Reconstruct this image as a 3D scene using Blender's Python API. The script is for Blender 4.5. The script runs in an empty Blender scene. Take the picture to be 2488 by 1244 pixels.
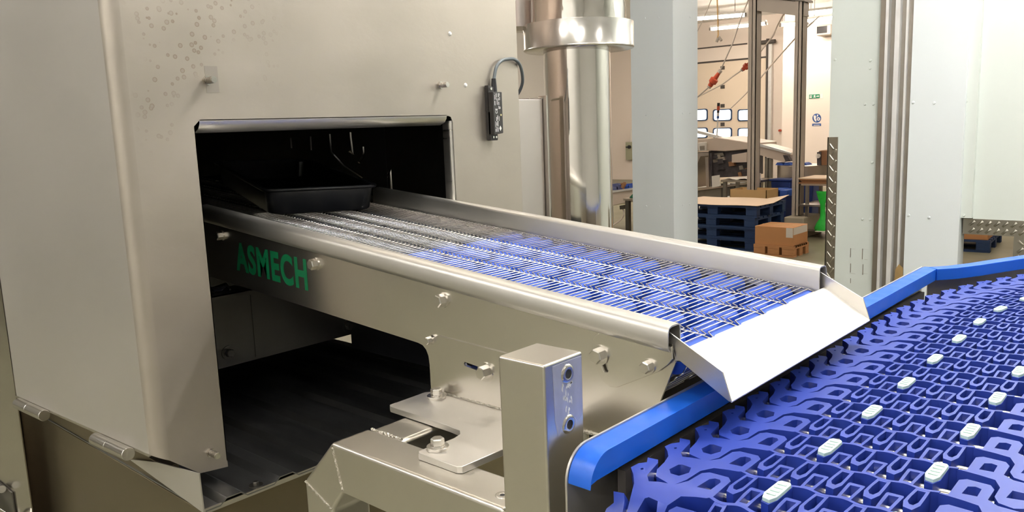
EXPOSURE = 0.8
NEAR_LIGHTS = ((-.3, 2.75, 4.05, 'tube_key'), (-.75, .95, 4.1, 'tube'), (-3.4, -1.6, 4.1, 'tube_fill'), (1.6, -1.6, 4.1, 'tube_fill'), (3.4, 1.6, 4.1, 'tube'), (-1.0, -4.2, 4.1, 'tube_fill'), (-6.5, -1.5, 4.1, 'tube_fill'), (-6.5, 2.6, 4.1, 'tube'), (1.2, 3.6, 4.1, 'tube'), (-3.2, -4.2, 4.1, 'tube_fill'), (1.6, -4.2, 4.1, 'tube_fill'), (-.1, 4.22, 2.72, 'tube_chute_fill'))
import bpy, bmesh, math, random
from mathutils import Vector, Matrix
from mathutils.geometry import tessellate_polygon
random.seed(7)
sc = bpy.context.scene
COL = sc.collection
# ------------------------------------------------------------------ camera
CAMH = 1.65
RC = ((0.74549225, 0.66547571, -0.03719391), (0.07761337, -0.1420988, -0.98680499), (-0.66197996, 0.73276873, -0.15758336))
FPX = 1960.0
cam = bpy.data.cameras.new('camera'); co = bpy.data.objects.new('camera', cam); COL.objects.link(co)
cam.sensor_fit = 'HORIZONTAL'; cam.sensor_width = 36.0; cam.lens = FPX / 2488 * 36
cam.clip_start = 0.02; cam.clip_end = 100
rx, dn, fw = [Vector(r) for r in RC]
co.matrix_world = Matrix(((rx.x, -dn.x, -fw.x, 0), (rx.y, -dn.y, -fw.y, 0), (rx.z, -dn.z, -fw.z, CAMH), (0, 0, 0, 1)))
sc.camera = co

def ray(u, v):
    a = ((u - 1244), (v - 622), FPX)
    return Vector([sum(a[i] * RC[i][k] for i in range(3)) for k in range(3)])
def at_y(u, v, y):          # the point of the plane y = const seen at a place of the photograph
    d = ray(u, v); return d * (y / d.y) + Vector((0, 0, CAMH))
def at_x(u, v, x):
    d = ray(u, v); return d * (x / d.x) + Vector((0, 0, CAMH))
def at_z(u, v, z):
    d = ray(u, v); return d * ((z - CAMH) / d.z) + Vector((0, 0, CAMH))

# ------------------------------------------------------------------ objects
ORG = {}
def tag(o, label=None, cat=None, group=None, kind=None):
    if label: o['label'] = label
    if cat: o['category'] = cat
    if group: o['group'] = group
    if kind: o['kind'] = kind
    return o
def thing(name, label, cat, loc=(0, 0, 0), rz=0.0, group=None):
    o = bpy.data.objects.new(name, None); COL.objects.link(o)
    o.empty_display_size = 0.1
    o.location = loc; o.rotation_euler = (0, 0, rz)
    ORG[o.name] = Vector(loc)
    return tag(o, label, cat, group)

def lerp(a, b, t): return a + (b - a) * t

class MB:
    def __init__(s): s.v = []; s.f = []
    def add(s, vs, fs):
        n = len(s.v); s.v += [Vector(p) for p in vs]; s.f += [tuple(i + n for i in f) for f in fs]; return s
    def box(s, x0, x1, y0, y1, z0, z1):
        return s.add([(x, y, z) for x in (x0, x1) for y in (y0, y1) for z in (z0, z1)],
                     [(0, 1, 3, 2), (4, 6, 7, 5), (0, 4, 5, 1), (2, 3, 7, 6), (0, 2, 6, 4), (1, 5, 7, 3)])
    def hexa(s, p):          # bottom ring of four, top ring of four
        return s.add(p, [(3, 2, 1, 0), (4, 5, 6, 7), (0, 1, 5, 4), (1, 2, 6, 5), (2, 3, 7, 6), (3, 0, 4, 7)])
    def prism(s, outer, a0, a1, axis='z', holes=()):
        loops = [list(outer)] + [list(h) for h in holes]
        tris = tessellate_polygon([[Vector((p[0], p[1], 0)) for p in l] for l in loops])
        flat = [p for l in loops for p in l]; n = len(flat)
        def P(p, a):
            return {'x': (a, p[0], p[1]), 'y': (p[0], a, p[1]), 'z': (p[0], p[1], a)}[axis]
        vs = [P(p, a0) for p in flat] + [P(p, a1) for p in flat]
        fs = [tuple(t) for t in tris] + [tuple(i + n for i in reversed(t)) for t in tris]
        k = 0
        for l in loops:
            m = len(l)
            for i in range(m):
                a, b = k + i, k + (i + 1) % m
                fs.append((a, b, b + n, a + n))
            k += m
        return s.add(vs, fs)
    def cyl(s, p0, p1, r0, r1=None, n=16, cap=True):
        p0 = Vector(p0); p1 = Vector(p1); r1 = r0 if r1 is None else r1
        d = (p1 - p0).normalized(); a = d.orthogonal().normalized(); b = d.cross(a)
        vs = []
        for p, r in ((p0, r0), (p1, r1)):
            for i in range(n):
                t = 2 * math.pi * i / n; vs.append(p + (a * math.cos(t) + b * math.sin(t)) * r)
        fs = [(i, (i + 1) % n, n + (i + 1) % n, n + i) for i in range(n)]
        if cap: fs += [tuple(reversed(range(n))), tuple(range(n, 2 * n))]
        return s.add(vs, fs)
    def tube(s, pts, r, n=6, cap=True):
        pts = [Vector(p) for p in pts]; rings = []; prev = None
        for i, p in enumerate(pts):
            d = (pts[min(i + 1, len(pts) - 1)] - pts[max(i - 1, 0)]).normalized()
            a = (prev - d * prev.dot(d)) if prev is not None else d.orthogonal()
            a.normalize(); prev = a; b = d.cross(a)
            rr = r[i] if isinstance(r, (list, tuple)) else r
            rings.append([p + (a * math.cos(2 * math.pi * k / n) + b * math.sin(2 * math.pi * k / n)) * rr for k in range(n)])
        vs = [q for R_ in rings for q in R_]; fs = []
        for i in range(len(rings) - 1):
            for k in range(n):
                fs.append((i * n + k, i * n + (k + 1) % n, (i + 1) * n + (k + 1) % n, (i + 1) * n + k))
        if cap: fs += [tuple(reversed(range(n))), tuple(range((len(rings) - 1) * n, len(rings) * n))]
        return s.add(vs, fs)
    def loft(s, rings, cap=True):     # closed rings with the same number of points
        n = len(rings[0]); vs = [q for R_ in rings for q in R_]; fs = []
        for i in range(len(rings) - 1):
            for k in range(n):
                fs.append((i * n + k, i * n + (k + 1) % n, (i + 1) * n + (k + 1) % n, (i + 1) * n + k))
        if cap: fs += [tuple(reversed(range(n))), tuple(range((len(rings) - 1) * n, len(rings) * n))]
        return s.add(vs, fs)
    def lathe(s, prof, c, n=48, a0=0.0, a1=2 * math.pi):
        full = abs(a1 - a0 - 2 * math.pi) < 1e-6; m = n if full else n + 1
        vs = []
        for r, z in prof:
            for i in range(m):
                t = a0 + (a1 - a0) * i / n; vs.append((c[0] + r * math.cos(t), c[1] + r * math.sin(t), c[2] + z))
        fs = []
        for j in range(len(prof) - 1):
            for i in range(n):
                k = (i + 1) % m if full else i + 1
                fs.append((j * m + i, j * m + k, (j + 1) * m + k, (j + 1) * m + i))
        return s.add(vs, fs)
    def sheet(s, grid, t):            # a grid of points thickened by the vector t
        h = len(grid); w = len(grid[0]); t = Vector(t)
        vs = [Vector(p) for r in grid for p in r]; n = len(vs); vs += [p + t for p in vs]
        fs = []
        for i in range(h - 1):
            for j in range(w - 1):
                a = i * w + j
                fs += [(a, a + 1, a + w + 1, a + w), (a + n, a + w + n, a + w + 1 + n, a + 1 + n)]
        edge = [i for i in range(w)] + [i * w + w - 1 for i in range(1, h)] + [(h - 1) * w + j for j in range(w - 2, -1, -1)] + [i * w for i in range(h - 2, 0, -1)]
        for i in range(len(edge)):
            a, b = edge[i], edge[(i + 1) % len(edge)]; fs.append((a, b, b + n, a + n))
        return s.add(vs, fs)
    def hexbolt(s, c, d, r=0.012, h=0.011, wr=0.0145, wt=0.0025):
        c = Vector(c); d = Vector(d).normalized()
        s.cyl(c, c + d * wt, wr, n=24)
        s.cyl(c + d * wt, c + d * (wt + h * 0.85), r, n=6)
        s.cyl(c + d * (wt + h * 0.85), c + d * (wt + h), r, r * 0.86, n=6)
        return s
    def rot(s, ang, c, axis='Z'):
        M = Matrix.Rotation(ang, 3, axis); c = Vector(c)
        s.v = [M @ (p - c) + c for p in s.v]; return s
    def map(s, fn):
        s.v = [Vector(fn(p.x, p.y, p.z)) for p in s.v]; return s
    def build(s, name, mat, parent=None, origin=None, bevel=0, seg=2, sharp=35, label=None, local=False, merge=True):
        me = bpy.data.meshes.new(name); o = bpy.data.objects.new(name, me); COL.objects.link(o)
        org = Vector((0, 0, 0))
        if parent is not None:
            o.parent = parent; org = ORG.get(parent.name, org)
        elif origin is not None:
            org = Vector(origin); o.location = org
        ORG[o.name] = org
        if local: org = Vector((0, 0, 0))
        bm = bmesh.new(); bv = [bm.verts.new(p - org) for p in s.v]
        for f in s.f:
            try: bm.faces.new([bv[i] for i in f])
            except ValueError: pass
        if merge: bmesh.ops.remove_doubles(bm, verts=bm.verts, dist=1e-6)
        bmesh.ops.recalc_face_normals(bm, faces=bm.faces)
        th = math.radians(sharp)
        for f in bm.faces: f.smooth = True
        for e in bm.edges:
            e.smooth = len(e.link_faces) == 2 and e.calc_face_angle(0) < th
        bm.to_mesh(me); bm.free()
        me.materials.append(mat)
        if bevel:
            b = o.modifiers.new('bevel', 'BEVEL'); b.width = bevel; b.segments = seg; b.limit_method = 'ANGLE'; b.angle_limit = math.radians(40)
            b.use_clamp_overlap = True; b.harden_normals = True
        if label: o['label'] = label
        return o

def copy_tree(o, parent=None):
    c = o.copy(); COL.objects.link(c)
    if parent is not None: c.parent = parent
    for ch in list(o.children): copy_tree(ch, c)
    return c
def struct(o): o['kind'] = 'structure'; return o

def text_mesh(name, body, mat, parent, M, size=1.0, bold=0.0, extrude=0.0005, sx=1.0, sp=1.0):
    cu = bpy.data.curves.new(name, 'FONT'); cu.body = body; cu.size = size; cu.offset = bold; cu.space_character = sp; cu.extrude = extrude
    to = bpy.data.objects.new(name, cu); COL.objects.link(to)
    dg = bpy.context.evaluated_depsgraph_get(); dg.update()
    me = bpy.data.meshes.new_from_object(to.evaluated_get(dg))
    bpy.data.objects.remove(to); bpy.data.curves.remove(cu)
    org = ORG.get(parent.name, Vector((0, 0, 0)))
    for v in me.vertices:
        p = M @ Vector((v.co.x * sx, v.co.y, v.co.z)); v.co = p - org
    me.materials.clear(); me.materials.append(mat)
    o = bpy.data.objects.new(name, me); COL.objects.link(o); o.parent = parent
    return o
# ------------------------------------------------------------------ materials
def mat(name, col=(0.5, 0.5, 0.5), rough=0.5, metal=0.0, spec=0.5, var=0.0, vscale=6.0, stretch=(1, 1, 1), bump=0.0, bscale=40.0,
        rvar=0.0, emit=0.0, ecol=None, trans=0.0, coat=0.0, aniso=0.0, alpha=1.0):
    m = bpy.data.materials.new(name); m.use_nodes = True
    nt = m.node_tree; N = nt.nodes; L = nt.links; b = N['Principled BSDF']
    b.inputs['Base Color'].default_value = (*col, 1); b.inputs['Roughness'].default_value = rough
    b.inputs['Metallic'].default_value = metal; b.inputs['Specular IOR Level'].default_value = spec
    b.inputs['Transmission Weight'].default_value = trans; b.inputs['Coat Weight'].default_value = coat
    b.inputs['Anisotropic'].default_value = aniso; b.inputs['Alpha'].default_value = alpha
    if emit:
        b.inputs['Emission Color'].default_value = (*(ecol or col), 1); b.inputs['Emission Strength'].default_value = emit
    if var or bump or rvar:
        tc = N.new('ShaderNodeTexCoord'); mp = N.new('ShaderNodeMapping'); L.new(tc.outputs['Object'], mp.inputs['Vector'])
        mp.inputs['Scale'].default_value = stretch
        if var or rvar:
            nz = N.new('ShaderNodeTexNoise'); nz.inputs['Scale'].default_value = vscale; nz.inputs['Detail'].default_value = 5
            L.new(mp.outputs['Vector'], nz.inputs['Vector'])
        if var:
            mx = N.new('ShaderNodeMix'); mx.data_type = 'RGBA'
            mx.inputs['A'].default_value = (*[max(0, c * (1 - var)) for c in col], 1); mx.inputs['B'].default_value = (*[min(1, c * (1 + var)) for c in col], 1)
            L.new(nz.outputs['Fac'], mx.inputs['Factor']); L.new(mx.outputs['Result'], b.inputs['Base Color'])
        if rvar:
            mr = N.new('ShaderNodeMapRange'); mr.inputs['From Min'].default_value = 0.3; mr.inputs['From Max'].default_value = 0.7
            mr.inputs['To Min'].default_value = max(0.02, rough - rvar); mr.inputs['To Max'].default_value = min(1, rough + rvar)
            L.new(nz.outputs['Fac'], mr.inputs['Value']); L.new(mr.outputs['Result'], b.inputs['Roughness'])
        if bump:
            n2 = N.new('ShaderNodeTexNoise'); n2.inputs['Scale'].default_value = bscale; n2.inputs['Detail'].default_value = 3
            L.new(mp.outputs['Vector'], n2.inputs['Vector'])
            bp = N.new('ShaderNodeBump'); bp.inputs['Strength'].default_value = bump; bp.inputs['Distance'].default_value = 0.01
            L.new(n2.outputs['Fac'], bp.inputs['Height']); L.new(bp.outputs['Normal'], b.inputs['Normal'])
    return m

def add_stains(m, dark, scale, thr, amount, mask=None):
    """ring-like dried drops in the finish of the sheet, inside a band of heights (mask = y0,y1,z0,z1 in object space)"""
    nt = m.node_tree; N = nt.nodes; L = nt.links; b = N['Principled BSDF']
    tc = N.new('ShaderNodeTexCoord')
    vo = N.new('ShaderNodeTexVoronoi'); vo.inputs['Scale'].default_value = scale; vo.inputs['Randomness'].default_value = 1
    L.new(tc.outputs['Object'], vo.inputs['Vector'])
    cr = N.new('ShaderNodeValToRGB'); e = cr.color_ramp.elements
    e[0].position = thr * 0.55; e[0].color = (0.35, 0.35, 0.35, 1); e[1].position = thr; e[1].color = (1, 1, 1, 1)
    n = e.new(thr * 1.12); n.color = (0, 0, 0, 1)
    L.new(vo.outputs['Distance'], cr.inputs['Fac'])
    nz = N.new('ShaderNodeTexNoise'); nz.inputs['Scale'].default_value = 5.0; L.new(tc.outputs['Object'], nz.inputs['Vector'])
    mr = N.new('ShaderNodeMapRange'); mr.inputs['From Min'].default_value = 0.45; mr.inputs['From Max'].default_value = 0.6
    L.new(nz.outputs['Fac'], mr.inputs['Value'])
    sx = N.new('ShaderNodeSeparateXYZ'); L.new(tc.outputs['Object'], sx.inputs['Vector'])
    fac = N.new('ShaderNodeMath'); fac.operation = 'MULTIPLY'
    L.new(cr.outputs['Color'], fac.inputs[0]); L.new(mr.outputs['Result'], fac.inputs[1])
    last = fac
    if mask:
        for ax, lo, hi, rev in mask:
            m2 = N.new('ShaderNodeMapRange'); m2.inputs['From Min'].default_value = lo; m2.inputs['From Max'].default_value = hi
            L.new(sx.outputs[ax], m2.inputs['Value'])
            if rev: m2.inputs['To Min'].default_value = 1; m2.inputs['To Max'].default_value = 0
            q = N.new('ShaderNodeMath'); q.operation = 'MULTIPLY'; L.new(last.outputs[0], q.inputs[0]); L.new(m2.outputs['Result'], q.inputs[1]); last = q
    q = N.new('ShaderNodeMath'); q.operation = 'MULTIPLY'; q.inputs[1].default_value = amount; L.new(last.outputs[0], q.inputs[0])
    mx = N.new('ShaderNodeMix'); mx.data_type = 'RGBA'
    src = b.inputs['Base Color'].links[0].from_socket if b.inputs['Base Color'].links else None
    if src: L.new(src, mx.inputs['A'])
    else: mx.inputs['A'].default_value = b.inputs['Base Color'].default_value
    mx.inputs['B'].default_value = (*dark, 1); L.new(q.outputs[0], mx.inputs['Factor']); L.new(mx.outputs['Result'], b.inputs['Base Color'])

STEEL = (0.62, 0.585, 0.53)
M = {}
M['steel'] = mat('brushed_steel', STEEL, 0.36, 1, var=0.05, vscale=5, stretch=(1, 1, 30), bump=0.02, bscale=60, rvar=0.06)
M['steel_front'] = mat('hood_front_steel', (0.43, 0.385, 0.325), 0.40, .66, var=0.2, vscale=2.2, stretch=(1, 1, 1.6), bump=0.03, bscale=50, rvar=0.08)
add_stains(M['steel_front'], (0.25, 0.19, 0.13), 55, 0.27, 0.75, mask=(('Z', 1.60, 1.72, 0), ('Y', .26, .42, 1), ('Y', .03, .08, 0)))
M['steel_side'] = mat('hood_side_steel', (0.63, 0.60, 0.55), 0.42, .8, var=0.03, vscale=2, rvar=0.03)
M['steel_x'] = mat('long_grain_steel', (0.64, 0.61, 0.56), 0.33, 1, var=0.05, vscale=6, stretch=(1, 1, 14), bump=0.015, bscale=40, rvar=0.06)
M['steel_guard'] = mat('folded_guard_steel', (0.62, 0.60, 0.56), 0.44, 1, var=0.03, vscale=10, stretch=(1, 6, 6))
M['steel_frame'] = mat('polished_box_section_steel', (0.66, 0.63, 0.57), 0.30, 1, var=0.05, vscale=9, bump=0.012, bscale=70)
M['steel_plate'] = mat('satin_plate_steel', (0.62, 0.59, 0.54), 0.40, .85, var=0.04, vscale=9, rvar=0.05)
M['side_plate'] = mat('side_plate_steel', (0.68, 0.645, 0.585), 0.24, .985, var=0.03, vscale=5)
M['collar'] = mat('collar_steel', (0.74, 0.71, 0.66), 0.2, .9, bump=0.05, bscale=4, stretch=(2.2, 2.2, .35))
M['tape'] = mat('dull_mark_steel', (0.36, 0.325, 0.28), 0.4, .66)
M['chute'] = mat('bright_chute_steel', (0.82, 0.80, 0.77), 0.42, .75, var=0.03, vscale=6)
M['bolt'] = mat('bolt_steel', (0.66, 0.63, 0.58), 0.24, 1)
M['polished'] = mat('polished_duct_steel', (0.72, 0.68, 0.62), 0.08, 1, bump=0.10, bscale=4, stretch=(2.2, 2.2, 0.35))
M['crumpled'] = mat('rippled_polished_steel', (0.74, 0.70, 0.64), 0.06, 1, bump=0.5, bscale=6, stretch=(2, 2, 0.8))
M['box_steel'] = mat('dull_pinkish_steel', (0.58, 0.52, 0.49), 0.34, 1, var=0.05)
M['mirror_door'] = mat('polished_door_steel', (0.66, 0.62, 0.56), 0.16, 1, var=0.03, rvar=0.03)
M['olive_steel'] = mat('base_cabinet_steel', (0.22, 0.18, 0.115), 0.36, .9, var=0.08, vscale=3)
M['shade_black'] = mat('shade_lining', (0.012, 0.012, 0.012), 0.55, 0.0, var=0.3)  # near-black colour stands in for the shade inside the hood and bores
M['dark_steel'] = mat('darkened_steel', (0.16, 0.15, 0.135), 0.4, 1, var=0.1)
M['pan'] = mat('streaked_pan_steel', (0.30, 0.30, 0.30), 0.40, 1, var=0.25, vscale=4, stretch=(1, 6, 1))
M['wire'] = mat('bright_wire', (0.66, 0.63, 0.60), 0.24, 1)
M['inner_wire'] = mat('shade_dark_wire', (0.05, 0.048, 0.045), 0.45, .6)  # darker copy of the belt wire, interior shade put into its colour
M['dark_wire'] = mat('dull_wire', (0.3, 0.29, 0.28), 0.3, 1)
M['weld'] = mat('weld_bead', (0.62, 0.58, 0.5), 0.3, 1, bump=0.8, bscale=250)
M['scorch'] = mat('heat_tinted_steel', (0.50, 0.51, 0.58), 0.5, .7, var=0.25, vscale=25, stretch=(1, 2.5, 1))
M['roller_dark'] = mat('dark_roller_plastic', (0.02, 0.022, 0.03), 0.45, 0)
M['roller'] = mat('blue_roller_plastic', (0.02, 0.085, 0.52), 0.4, 0, var=0.08)
M['rail'] = mat('bright_blue_guide_plastic', (0.010, 0.115, 0.62), 0.36, 0, var=0.06, vscale=30, rvar=0.06)
M['belt'] = mat('deep_blue_belt_plastic', (0.017, 0.043, 0.31), 0.40, 0, spec=.65, var=0.06, vscale=40)
M['pad'] = mat('pale_mint_rubber', (0.52, 0.69, 0.63), 0.6, 0)
M['strip'] = mat('yellow_green_wear_strip', (0.45, 0.5, 0.08), 0.5, 0)
M['black'] = mat('black_plastic', (0.012, 0.012, 0.014), 0.38, 0)
M['tray'] = mat('black_tray_plastic', (0.011, 0.012, 0.015), 0.28, 0, spec=0.5)
M['sensor'] = mat('dark_brown_black_casing', (0.03, 0.027, 0.025), 0.45, 0)
M['cable'] = mat('grey_cable_sheath', (0.12, 0.14, 0.15), 0.35, 0)
M['green'] = mat('green_letter_vinyl', (0.0, 0.13, 0.045), 0.45, 0)
M['print'] = mat('white_print', (0.75, 0.75, 0.72), 0.6, 0)
M['led'] = mat('yellowish_lens', (0.65, 0.6, 0.3), 0.3, 0)
M['panel'] = mat('white_coated_panel', (0.62, 0.66, 0.665), 0.42, 0, var=0.02, vscale=1.5)
M['panel_g'] = mat('greyish_coated_panel', (0.56, 0.60, 0.56), 0.45, 0, var=0.02, vscale=1.5)
M['galv'] = mat('galvanised_steel', (0.72, 0.72, 0.71), 0.42, .5, var=0.15, vscale=20, stretch=(1, 1, 0.6), rvar=0.1)
M['galv_dark'] = mat('weathered_galvanised_steel', (0.33, 0.30, 0.26), 0.45, 1, var=0.2, vscale=10)
M['checker'] = mat('chequer_plate', (0.33, 0.31, 0.26), 0.4, 1, var=0.15, vscale=12)
M['cream'] = mat('cream_wall_paint', (0.80, 0.71, 0.64), 0.6, 0, var=0.03, vscale=0.6)
M['ceil'] = mat('white_ceiling_panel', (0.82, 0.81, 0.79), 0.6, 0)
M['nearwall'] = mat('white_wall_panel', (0.80, 0.80, 0.78), 0.5, 0)
M['floor'] = mat('green_resin_floor', (0.23, 0.22, 0.15), 0.4, 0, var=0.15, vscale=1.2, rvar=0.1)
M['door_panel'] = mat('cream_door_panel', (0.80, 0.68, 0.55), 0.5, 0)
M['door_frame'] = mat('dark_blue_window_frame', (0.02, 0.05, 0.13), 0.5, 0)
M['daylight'] = mat('daylit_pane', (0.85, 0.95, 1.0), 0.2, 0, emit=3.0, ecol=(0.85, 0.95, 1.0))
M['gasket'] = mat('dark_gasket', (0.07, 0.06, 0.055), 0.7, 0)
M['column'] = mat('grey_painted_column', (0.40, 0.355, 0.31), 0.5, 0, var=0.05)
M['concrete'] = mat('pale_concrete', (0.42, 0.38, 0.30), 0.8, 0, var=0.12, vscale=8)
M['tube'] = mat('lit_tube', (1, 1, 1), 0.4, 0, emit=24, ecol=(1.0, 0.97, 0.94))
M['tube_fill'] = mat('fill_lit_tube', (1, 1, 1), 0.4, 0, emit=44, ecol=(1.0, 0.97, 0.94))  # fill tubes added out of view to brighten steel facing the near side
M['tube_key'] = mat('bright_lit_tube', (1, 1, 1), 0.4, 0, emit=110, ecol=(1.0, 0.97, 0.94))
M['tube_chute_fill'] = mat('chute_fill_tube', (1, 1, 1), 0.4, 0, emit=12, ecol=(1.0, 0.97, 0.94))  # unseen lamp added by the partition to brighten the chute
M['tube_warm'] = mat('lit_warm_tube', (1, 1, 1), 0.4, 0, emit=40, ecol=(1.0, 0.86, 0.72))
M['fixture'] = mat('white_fixture', (0.7, 0.68, 0.65), 0.4, 0)
M['fixture_dark'] = mat('grey_fixture', (0.2, 0.18, 0.16), 0.5, 0)
M['pallet'] = mat('dark_blue_painted_wood', (0.009, 0.033, 0.11), 0.6, 0, var=0.35, vscale=9, stretch=(1, 1, 3))
M['wood'] = mat('raw_pallet_wood', (0.50, 0.24, 0.10), 0.7, 0, var=0.2, vscale=8, stretch=(1, 6, 6))
M['board'] = mat('pale_card_sheet', (0.80, 0.62, 0.46), 0.7, 0, var=0.03)
M['carton'] = mat('brown_carton', (0.52, 0.25, 0.10), 0.7, 0, var=0.08)
M['carton_tan'] = mat('tan_carton', (0.58, 0.37, 0.16), 0.7, 0, var=0.06)
M['carton_dark'] = mat('dark_brown_card', (0.30, 0.15, 0.07), 0.7, 0, var=0.1)
M['label'] = mat('white_label', (0.75, 0.70, 0.64), 0.6, 0)
M['red'] = mat('red_orange_plastic', (0.48, 0.07, 0.03), 0.45, 0)
M['white'] = mat('white_plastic', (0.80, 0.76, 0.70), 0.45, 0)
M['machine'] = mat('machine_steel', (0.55, 0.48, 0.42), 0.35, 1, var=0.12, vscale=4)
M['machine_dark'] = mat('dark_machine_innards', (0.08, 0.07, 0.075), 0.5, 0.3, var=0.5, vscale=14)
M['machine_cover'] = mat('pale_machine_cover', (0.62, 0.52, 0.44), 0.4, 0, var=0.06)
M['bin'] = mat('navy_bin_plastic', (0.012, 0.035, 0.17), 0.45, 0, var=0.1)
M['bin_mid'] = mat('royal_blue_plastic', (0.03, 0.10, 0.45), 0.4, 0)
M['bag'] = mat('bright_green_film', (0.03, 0.55, 0.06), 0.35, 0, var=0.25, vscale=12, bump=0.6, bscale=25)
M['sign_green'] = mat('sign_green_vinyl', (0.01, 0.22, 0.10), 0.5, 0)
M['sign_blue'] = mat('sign_blue_vinyl', (0.03, 0.09, 0.30), 0.5, 0)
M['sign_white'] = mat('sign_white_vinyl', (0.78, 0.74, 0.72), 0.5, 0)
M['switchbox'] = mat('sage_grey_enclosure', (0.36, 0.36, 0.25), 0.5, 0)
M['rust'] = mat('rusty_galvanised', (0.42, 0.28, 0.12), 0.55, 0.6, var=0.35, vscale=14)
sc_ = None
# ================================================================== TUNNEL HOOD
XF, YS = -1.72, 0.713
YL, YR, ZT = 0.878, 1.665, 1.689
YE, TOP = 1.964, 3.3
hood = thing('tunnel_hood', 'tall brushed stainless tunnel hood with a dark opening that the wire belt runs out of', 'machine hood', (XF, YS, 0))
def arc(c, r, a0, a1, n): return [(c[0] + r * math.cos(math.radians(a0 + (a1 - a0) * i / n)), c[1] + r * math.sin(math.radians(a0 + (a1 - a0) * i / n))) for i in range(n + 1)]
m = MB()
outer = [(YS + .03, .947), (YS + .03, TOP), (YE, TOP), (YE, .9), (YR, .9), (YR, ZT - .012), (YR - .004, ZT - .003), (YR - .012, ZT), (YL + .01, ZT), (YL, ZT - .01), (YL, .885), (.809, .893)]
m.prism(outer, XF - .003, XF, 'x')
pr_ = arc((XF - .03, YS + .03), .03, 0, -90, 8)      # rounded front corner
g = []
for (x, y) in pr_: g.append([(x, y, .947 + (YS + .03 - y) * .55), (x, y, TOP)])
m.sheet(g, (-.002, .002, 0))
m.build('front_panel', M['steel_front'], hood, sharp=25)
# turned-in lips of the opening
m = MB()
lip = [(XF, ZT + .001), (XF - .002, ZT - .008), (XF - .010, ZT - .018), (XF - .030, ZT - .026)]
m.sheet([[(x, YL + .012, z), (x, YR - .02, z)] for x, z in lip], (0, 0, .002))
m.build('opening_lip', M['steel_x'], hood, sharp=60)
m = MB()
lip = [(XF, YR), (XF - .004, YR - .004), (XF - .012, YR - .006), (XF - .035, YR - .006)]
m.sheet([[(x, y, 1.32), (x, y, ZT - .014)] for x, y in lip], (0, .002, 0))
m.build('opening_lip', M['steel_x'], hood, sharp=60)
m = MB(); m.sheet([[(XF, YL, .9), (XF, YL, ZT - .01)], [(XF - .012, YL + .002, .9), (XF - .012, YL + .002, ZT - .01)]], (0, -.002, 0))
m.build('opening_lip', M['steel_x'], hood, sharp=60)
# side panel, rear door, far side, roof and lining
zb = lambda x: .9646 + (x + 1.7054) * .0466
m = MB(); m.prism([(XF - .03, zb(XF - .03)), (-2.634, zb(-2.634)), (-2.634, TOP), (XF - .03, TOP)], YS, YS + .003, 'y'); m.build('side_panel', M['steel_side'], hood)
m = MB(); m.box(-2.634, XF - .03, YS - .002, YS + .004, -.004, .002)
m.v = [Vector((p.x, p.y, p.z + zb(p.x))) for p in m.v]; m.build('bottom_hem', M['bolt'], hood)
m = MB(); m.box(-4.6, -2.642, YS, YS + .003, .3, TOP); m.build('rear_door', M['mirror_door'], hood)
m = MB(); m.box(-4.6, XF - .003, YE - .003, YE, .85, TOP); m.build('far_side_panel', M['box_steel'], hood)
m = MB(); m.box(-4.6, XF, YS, YE, TOP, TOP + .004); m.build('roof_panel', M['steel'], hood)
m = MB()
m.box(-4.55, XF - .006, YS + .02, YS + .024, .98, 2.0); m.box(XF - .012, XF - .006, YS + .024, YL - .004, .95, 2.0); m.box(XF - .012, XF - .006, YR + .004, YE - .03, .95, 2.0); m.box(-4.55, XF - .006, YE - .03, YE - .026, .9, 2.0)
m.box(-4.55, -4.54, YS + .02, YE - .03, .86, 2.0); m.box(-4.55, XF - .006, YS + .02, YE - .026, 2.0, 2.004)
m.build('shade_lining', M['shade_black'], hood, label='inner lining coloured black to stand for shade')
m = MB(); m.box(-2.12, -2.02, 1.655, 1.658, 1.40, 1.80); m.build('inner_baffle', M['shade_black'], hood)
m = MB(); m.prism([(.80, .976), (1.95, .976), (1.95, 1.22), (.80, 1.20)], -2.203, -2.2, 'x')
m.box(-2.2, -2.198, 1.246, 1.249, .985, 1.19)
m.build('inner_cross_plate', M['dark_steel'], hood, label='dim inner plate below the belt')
for (y, z) in ((1.159, 1.018), (1.595, 1.008)):
    m = MB(); m.hexbolt((-2.2, y, z), (1, 0, 0), .013, .014, .022); m.build('inner_bolt', M['dark_steel'], hood)
# wire hooks hanging inside
hooks = [[(853, 335), (858, 375), (848, 366)], [(803, 340), (806, 368), (835, 400), (880, 430)], [(934, 445), (948, 412), (952, 470), (958, 490)], [(756, 345), (757, 365)], [(884, 370), (882, 382), (872, 395)], [(708, 348), (709, 360)]]
for i, h in enumerate(hooks):
    xx = -2.35 if i in (0, 1, 4) else (-2.1 if i == 2 else -2.6)
    m = MB(); pts = [at_x(u, v, xx) for u, v in h]
    for p in pts: p.y = min(p.y, 1.92)
    m.tube([pts[0] + Vector((0, 0, .02))] + pts, .005, 6); m.build('wire_hook', M['wire'], hood)
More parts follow.
